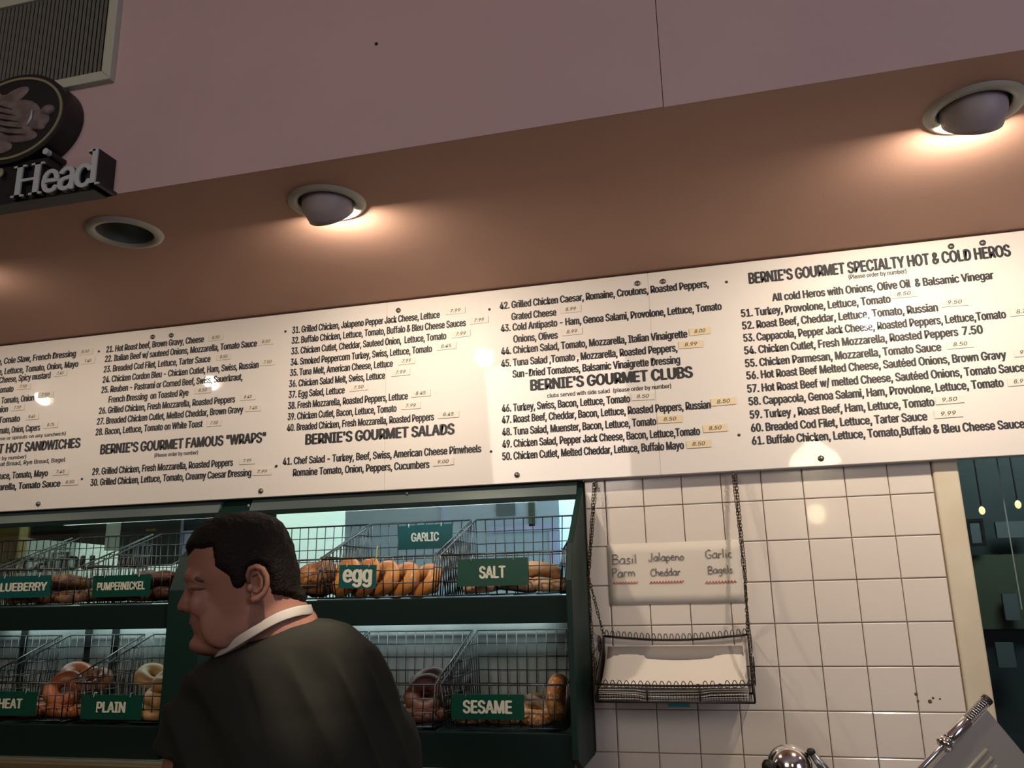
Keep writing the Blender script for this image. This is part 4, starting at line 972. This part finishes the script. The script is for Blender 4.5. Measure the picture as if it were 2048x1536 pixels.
# arms: left hangs beside the body, forearm forward; right reaches forward
EL = PW(338, 1730, -.10); WL = EL+fwd_b*.19+Vector((0, 0, -.16)); ER = SRm+ax_*.05-Vector((0, 0, .28)); WR = ER+fwd_b*.22-Vector((0, 0, .06))-ax_*.05
for S_, E_, W_, sd_ in ((SLm, EL, WL, -1), (SRm, ER, WR, 1)):
    body.tube([S_, S_.lerp(E_, .5), E_, E_.lerp(W_, .35), W_], .04, 18, radii=[.055, .050, .042, .040, .027])
    d = (W_-E_).normalized(); side = (ax_*-sd_-d*(ax_*-sd_).dot(d)).normalized(); dn = d.cross(side)
    hp = W_+d*.05
    Bh = Matrix((side, dn, d)).transposed(); body.ell(hp, .042, .016, .056, 16, 12, Bh)
    for i in range(4):
        base = W_+d*.085+side*(-.030+.020*i); ln = [.058, .068, .072, .062][i]
        body.tube([base-d*.02, base+d*ln*.45, base+d*ln*.8-dn*.012, base+d*ln-dn*.026], .008, 10, radii=[.0088, .0082, .0076, .0062])
    tb = W_+d*.03+side*.032; body.tube([tb, tb+side*.022+d*.03-dn*.006, tb+side*.028+d*.058-dn*.014], .009, 10, radii=[.012, .010, .0075])

def remesh(mb, name, m, vox, smooth_it=4, fac=.5):
    o = mb.build(name+'_raw', m, None, True); r_ = o.modifiers.new('r', 'REMESH'); r_.mode = 'VOXEL'; r_.voxel_size = vox; r_.use_smooth_shade = True
    s_ = o.modifiers.new('s', 'SMOOTH'); s_.factor = fac; s_.iterations = smooth_it
    dg = bpy.context.evaluated_depsgraph_get(); me_ = bpy.data.meshes.new_from_object(o.evaluated_get(dg)); me_.name = name
    bpy.data.objects.remove(o); me_.polygons.foreach_set('use_smooth', [True]*len(me_.polygons)); return me_

man = root('person', (mid.x, mid.y, 0), 'person in a dark T-shirt with white apron strap, back turned, head in left profile', 'person')
bme = remesh(body, 'body', MT['skin'], .0036, 5)
bo = link('body', bme, man)
# ear (modelled apart at finer scale, rooted in the head)
def ear(s_):
    m = MB()
    f0, u0 = crop(790, 760)
    # outer helix
    pts = []; 
    for (x, y, so, ) in [(712, 760, .076), (700, 690, .080), (722, 635, .086), (775, 618, .091), (830, 640, .095), (862, 700, .096), (868, 770, .094), (845, 840, .090), (800, 885, .085), (760, 905, .081), (735, 895, .078)]:
        f, u_ = crop(x, y); pts.append(HW(f, u_, s_*so))
    m.tube(pts, .004, 10, radii=[.003, .0042, .0046, .0048, .0048, .0046, .0044, .0046, .0060, .0066, .0050])
    # plate
    cen = []; 
    f, u_ = crop(785, 745); c = HW(f, u_, s_*.083); n = len(pts)
    for dpt in (.0, .006):
        m.add([c-S3*s_*dpt]+[p-S3*s_*dpt for p in pts], [(0, i+1, i+2) for i in range(n-1)]+[(0, n, 1)])
    pts2 = []
    for (x, y, so) in [(740, 700, .083), (790, 665, .089), (825, 720, .091), (822, 790, .088), (790, 835, .084), (750, 835, .080)]:
        f, u_ = crop(x, y); pts2.append(HW(f, u_, s_*so))
    m.tube(pts2, .003, 8, radii=[.002, .0034, .004, .004, .0034, .002])
    f, u_ = crop(722, 800); m.ell(HW(f, u_, s_*.078), .005, .005, .007)
    return m
for s_ in (1, -1): ear(s_).build('ear', MT['skin'], bo, True)
# eyes, brows, lips
for s_ in (-1, 1):
    m = MB(); blob(m, 258, 808, s_*.0315, .0150, .0042, .0146); m.build('eye', MT['eye'], bo, True)  # eyeball colour darkened to carry the shade of its socket
    m = MB(); htube(m, [(200, 790, s_*.020), (180, 796, s_*.032), (215, 806, s_*.043), (285, 806, s_*.0490), (340, 800, s_*.053)], [.0010, .0024, .0026, .0020, .0008]); m.build('eyelid', MT['brow'], bo, True)
    m = MB(); htube(m, [(196, 706, s_*.034), (206, 700, s_*.039), (228, 702, s_*.046), (310, 738, s_*.058)], [.001, .0036, .0040, .0015]); m.build('eyebrow', MT['brow'], bo, True)
m = MB(); htube(m, [(285, 1116, -.026), (212, 1110, -.014), (188, 1110, 0), (212, 1110, .014), (285, 1116, .026)], [.001, .0022, .0026, .0022, .001]); m.build('mouth', MT['lip'], bo, True)
# hair: skull surface pushed out inside the hairline
poly = [(100, 470), (170, 505), (235, 450), (330, 455), (400, 440), (408, 540), (420, 610), (500, 665), (545, 700), (575, 790), (610, 808), (650, 790), (692, 740), (700, 650), (735, 600), (790, 590), (850, 625), (885, 690), (890, 790), (905, 850), (985, 862), (1060, 880), (1120, 905), (1185, 935), (1400, 940), (1400, -200), (100, -200)]
poly = [crop(*p) for p in poly]
def inside(x, y):
    c = False; n = len(poly); j = n-1
    for i in range(n):
        xi, yi = poly[i]; xj, yj = poly[j]
        if (yi > y) != (yj > y) and x < (xj-xi)*(y-yi)/(yj-yi)+xi: c = not c
        j = i
    return c
def pdist(x, y):
    b = 9
    for i in range(len(poly)):
        ax, ay = poly[i]; bx, by = poly[(i+1) % len(poly)]; dx, dy = bx-ax, by-ay
        t_ = max(0, min(1, ((x-ax)*dx+(y-ay)*dy)/(dx*dx+dy*dy))); b = min(b, math.hypot(x-ax-dx*t_, y-ay-dy*t_))
    return b
hl = MB(); hl = head_loft(); f, u_ = crop(850, 900); hl.tube([nk0, nk1], .06, 24, radii=[.060, .064])
hme = remesh(hl, 'hair', MT['hair'], .0036, 3)
bm = bmesh.new(); bm.from_mesh(hme); kill = []
bm.normal_update()
moves = []
for v in bm.verts:
    f, u_, s_ = from_world(v.co)
    d = pdist(f, u_); ins = inside(f, u_)
    sd_ = d if ins else -d
    if sd_ < -.012: kill.append(v); continue
    k = max(-1, min(1, sd_/.007))
    top = max(0, min(1, (u_-.03)/.07))
    th = (.0080+.0030*top)*k if k > 0 else .006*k
    cl = noise.noise(Vector((f*90+s_*30, u_*40, s_*90)))*.0022+noise.noise(Vector((f*260, u_*110, s_*260)))*.0014
    moves.append((v, v.co+v.normal*(th+(cl if k > 0 else 0))))
for v, p in moves: v.co = p
bmesh.ops.delete(bm, geom=kill, context='VERTS'); bm.to_mesh(hme); bm.free()
link('hair', hme, man)

# shirt
sh = MB()
nb = PW(575, 1285, .0)
sect(sh, [(.006, -.006, zsh+.152, .045, .050), (.006, -.006, zsh+.141, .082, .086), (.006, -.006, zsh+.130, .096, .096), (.004, -.005, zsh+.116, .114, .103), (.004, -.003, zsh+.099, .138, .107), (-.004, .0, zsh+.081, .160, .111), (-.008, .004, zsh+.055, .180, .116), (0, .008, zsh+.02, .186, .121), (0, .01, zsh, .190, .122), (0, .015, zsh-.10, .205, .138), (0, .02, zsh-.25, .20, .148), (0, .02, zsh-.45, .20, .15), (0, .02, zsh-.66, .205, .15)])
for S_, E_, rr_ in ((SLm, EL, .074), (SRm, ER, .070)):
    ins_ = (mid-S_).normalized()
    sh.tube([S_+ins_*.08+Vector((0, 0, .012)), S_+ins_*.015+Vector((0, 0, -.005)), S_.lerp(E_, .16), S_.lerp(E_, .26), S_.lerp(E_, .31 if S_ is SLm else .55)], .07, 24, radii=[.062, rr_, rr_+.001, rr_+.002, rr_+.001])
sme = remesh(sh, 'shirt', MT['shirt'], .005, 10)
# folds drape from the shoulders
cos_ = [v.co.copy() for v in sme.vertices]; nrm = [v.normal.copy() for v in sme.vertices]; flat = []
for c_, n_ in zip(cos_, nrm):
    q = c_-mid; x = q.dot(ax_); y = q.dot(fwd_b); z = q.z
    a = noise.noise(Vector((x*15+z*6.5, z*2.4, y*3)))
    b = noise.noise(Vector((x*30+z*12+4, z*5, y*5)))
    am = .013*max(0, min(1, (.105-z)/.05))
    flat += (c_+n_*(((1-abs(a))**3-.55)*am+b*am*.4))[:]
sme.vertices.foreach_set('co', flat); sme.update()
link('shirt', sme, man)
# apron strap round the neck
st = MB()
def ribbon(pts, wv, m_, name):
    mb = MB(); vv = []
    for p, w_ in zip(pts, wv): vv += [p-w_, p+w_]
    mb.add(vv, [(2*i, 2*i+2, 2*i+3, 2*i+1) for i in range(len(pts)-1)])
    o = mb.build(name, m_, man, True); s_ = o.modifiers.new('s', 'SOLIDIFY'); s_.thickness = .003; s_.offset = 0
    sb = o.modifiers.new('b', 'SUBSURF'); sb.levels = 2; sb.render_levels = 2; return o
cf_, cu_ = crop(892, 1060); bk_ = cf_-.068; fr_ = cf_+.068
YL = [(1400, 985), (1222, 998), (1100, 1005), (950, 1055), (780, 1180), (600, 1330), (400, 1420)]
pts = []; wv = []
for k in range(29):
    a = 2*PI*k/28; f = cf_+.0695*math.cos(a); s_ = .0695*math.sin(a)
    xc = 892-(f-cf_)/.0001925
    for (xa, ya), (xb, yb2) in zip(YL[:-1], YL[1:]):
        if xb <= xc <= xa: yc = ya+(yb2-ya)*(xa-xc)/(xa-xb); sl_ = (yb2-ya)/(xa-xb)
    u_ = crop(892, yc)[1]; f_sh = f-(yc-1060)*-.0*K
    tlt = math.atan(sl_); lean = (1060-yc)*-.30*.0001925
    pts.append(HW(f-lean*-1.0, u_, s_)); wv.append((U3*math.cos(tlt)+F3*math.sin(tlt)*.8)*.0088+(F3*math.cos(a)+S3*math.sin(a))*-.002)
ribbon(pts, wv, MT['strap'], 'apron_strap')
tr = MB(); sect(tr, [(0, .02, zsh-.56, .185, .135), (0, .02, zsh-.70, .185, .135)])
for s_ in (-1, 1): tr.tube([bp3(.095*s_, .01, zsh-.64), bp3(.10*s_, .03, .50), bp3(.10*s_, .01, .06)], .1, 20, radii=[.10, .078, .07])
tr.build('trousers', MT['trouser'], man, True)
for s_ in (-1, 1): MB().ell(bp3(.10*s_, .06, .045), .05, .14, .045, 20, 12, Bt).build('shoe', MT['shoe'], man, True)
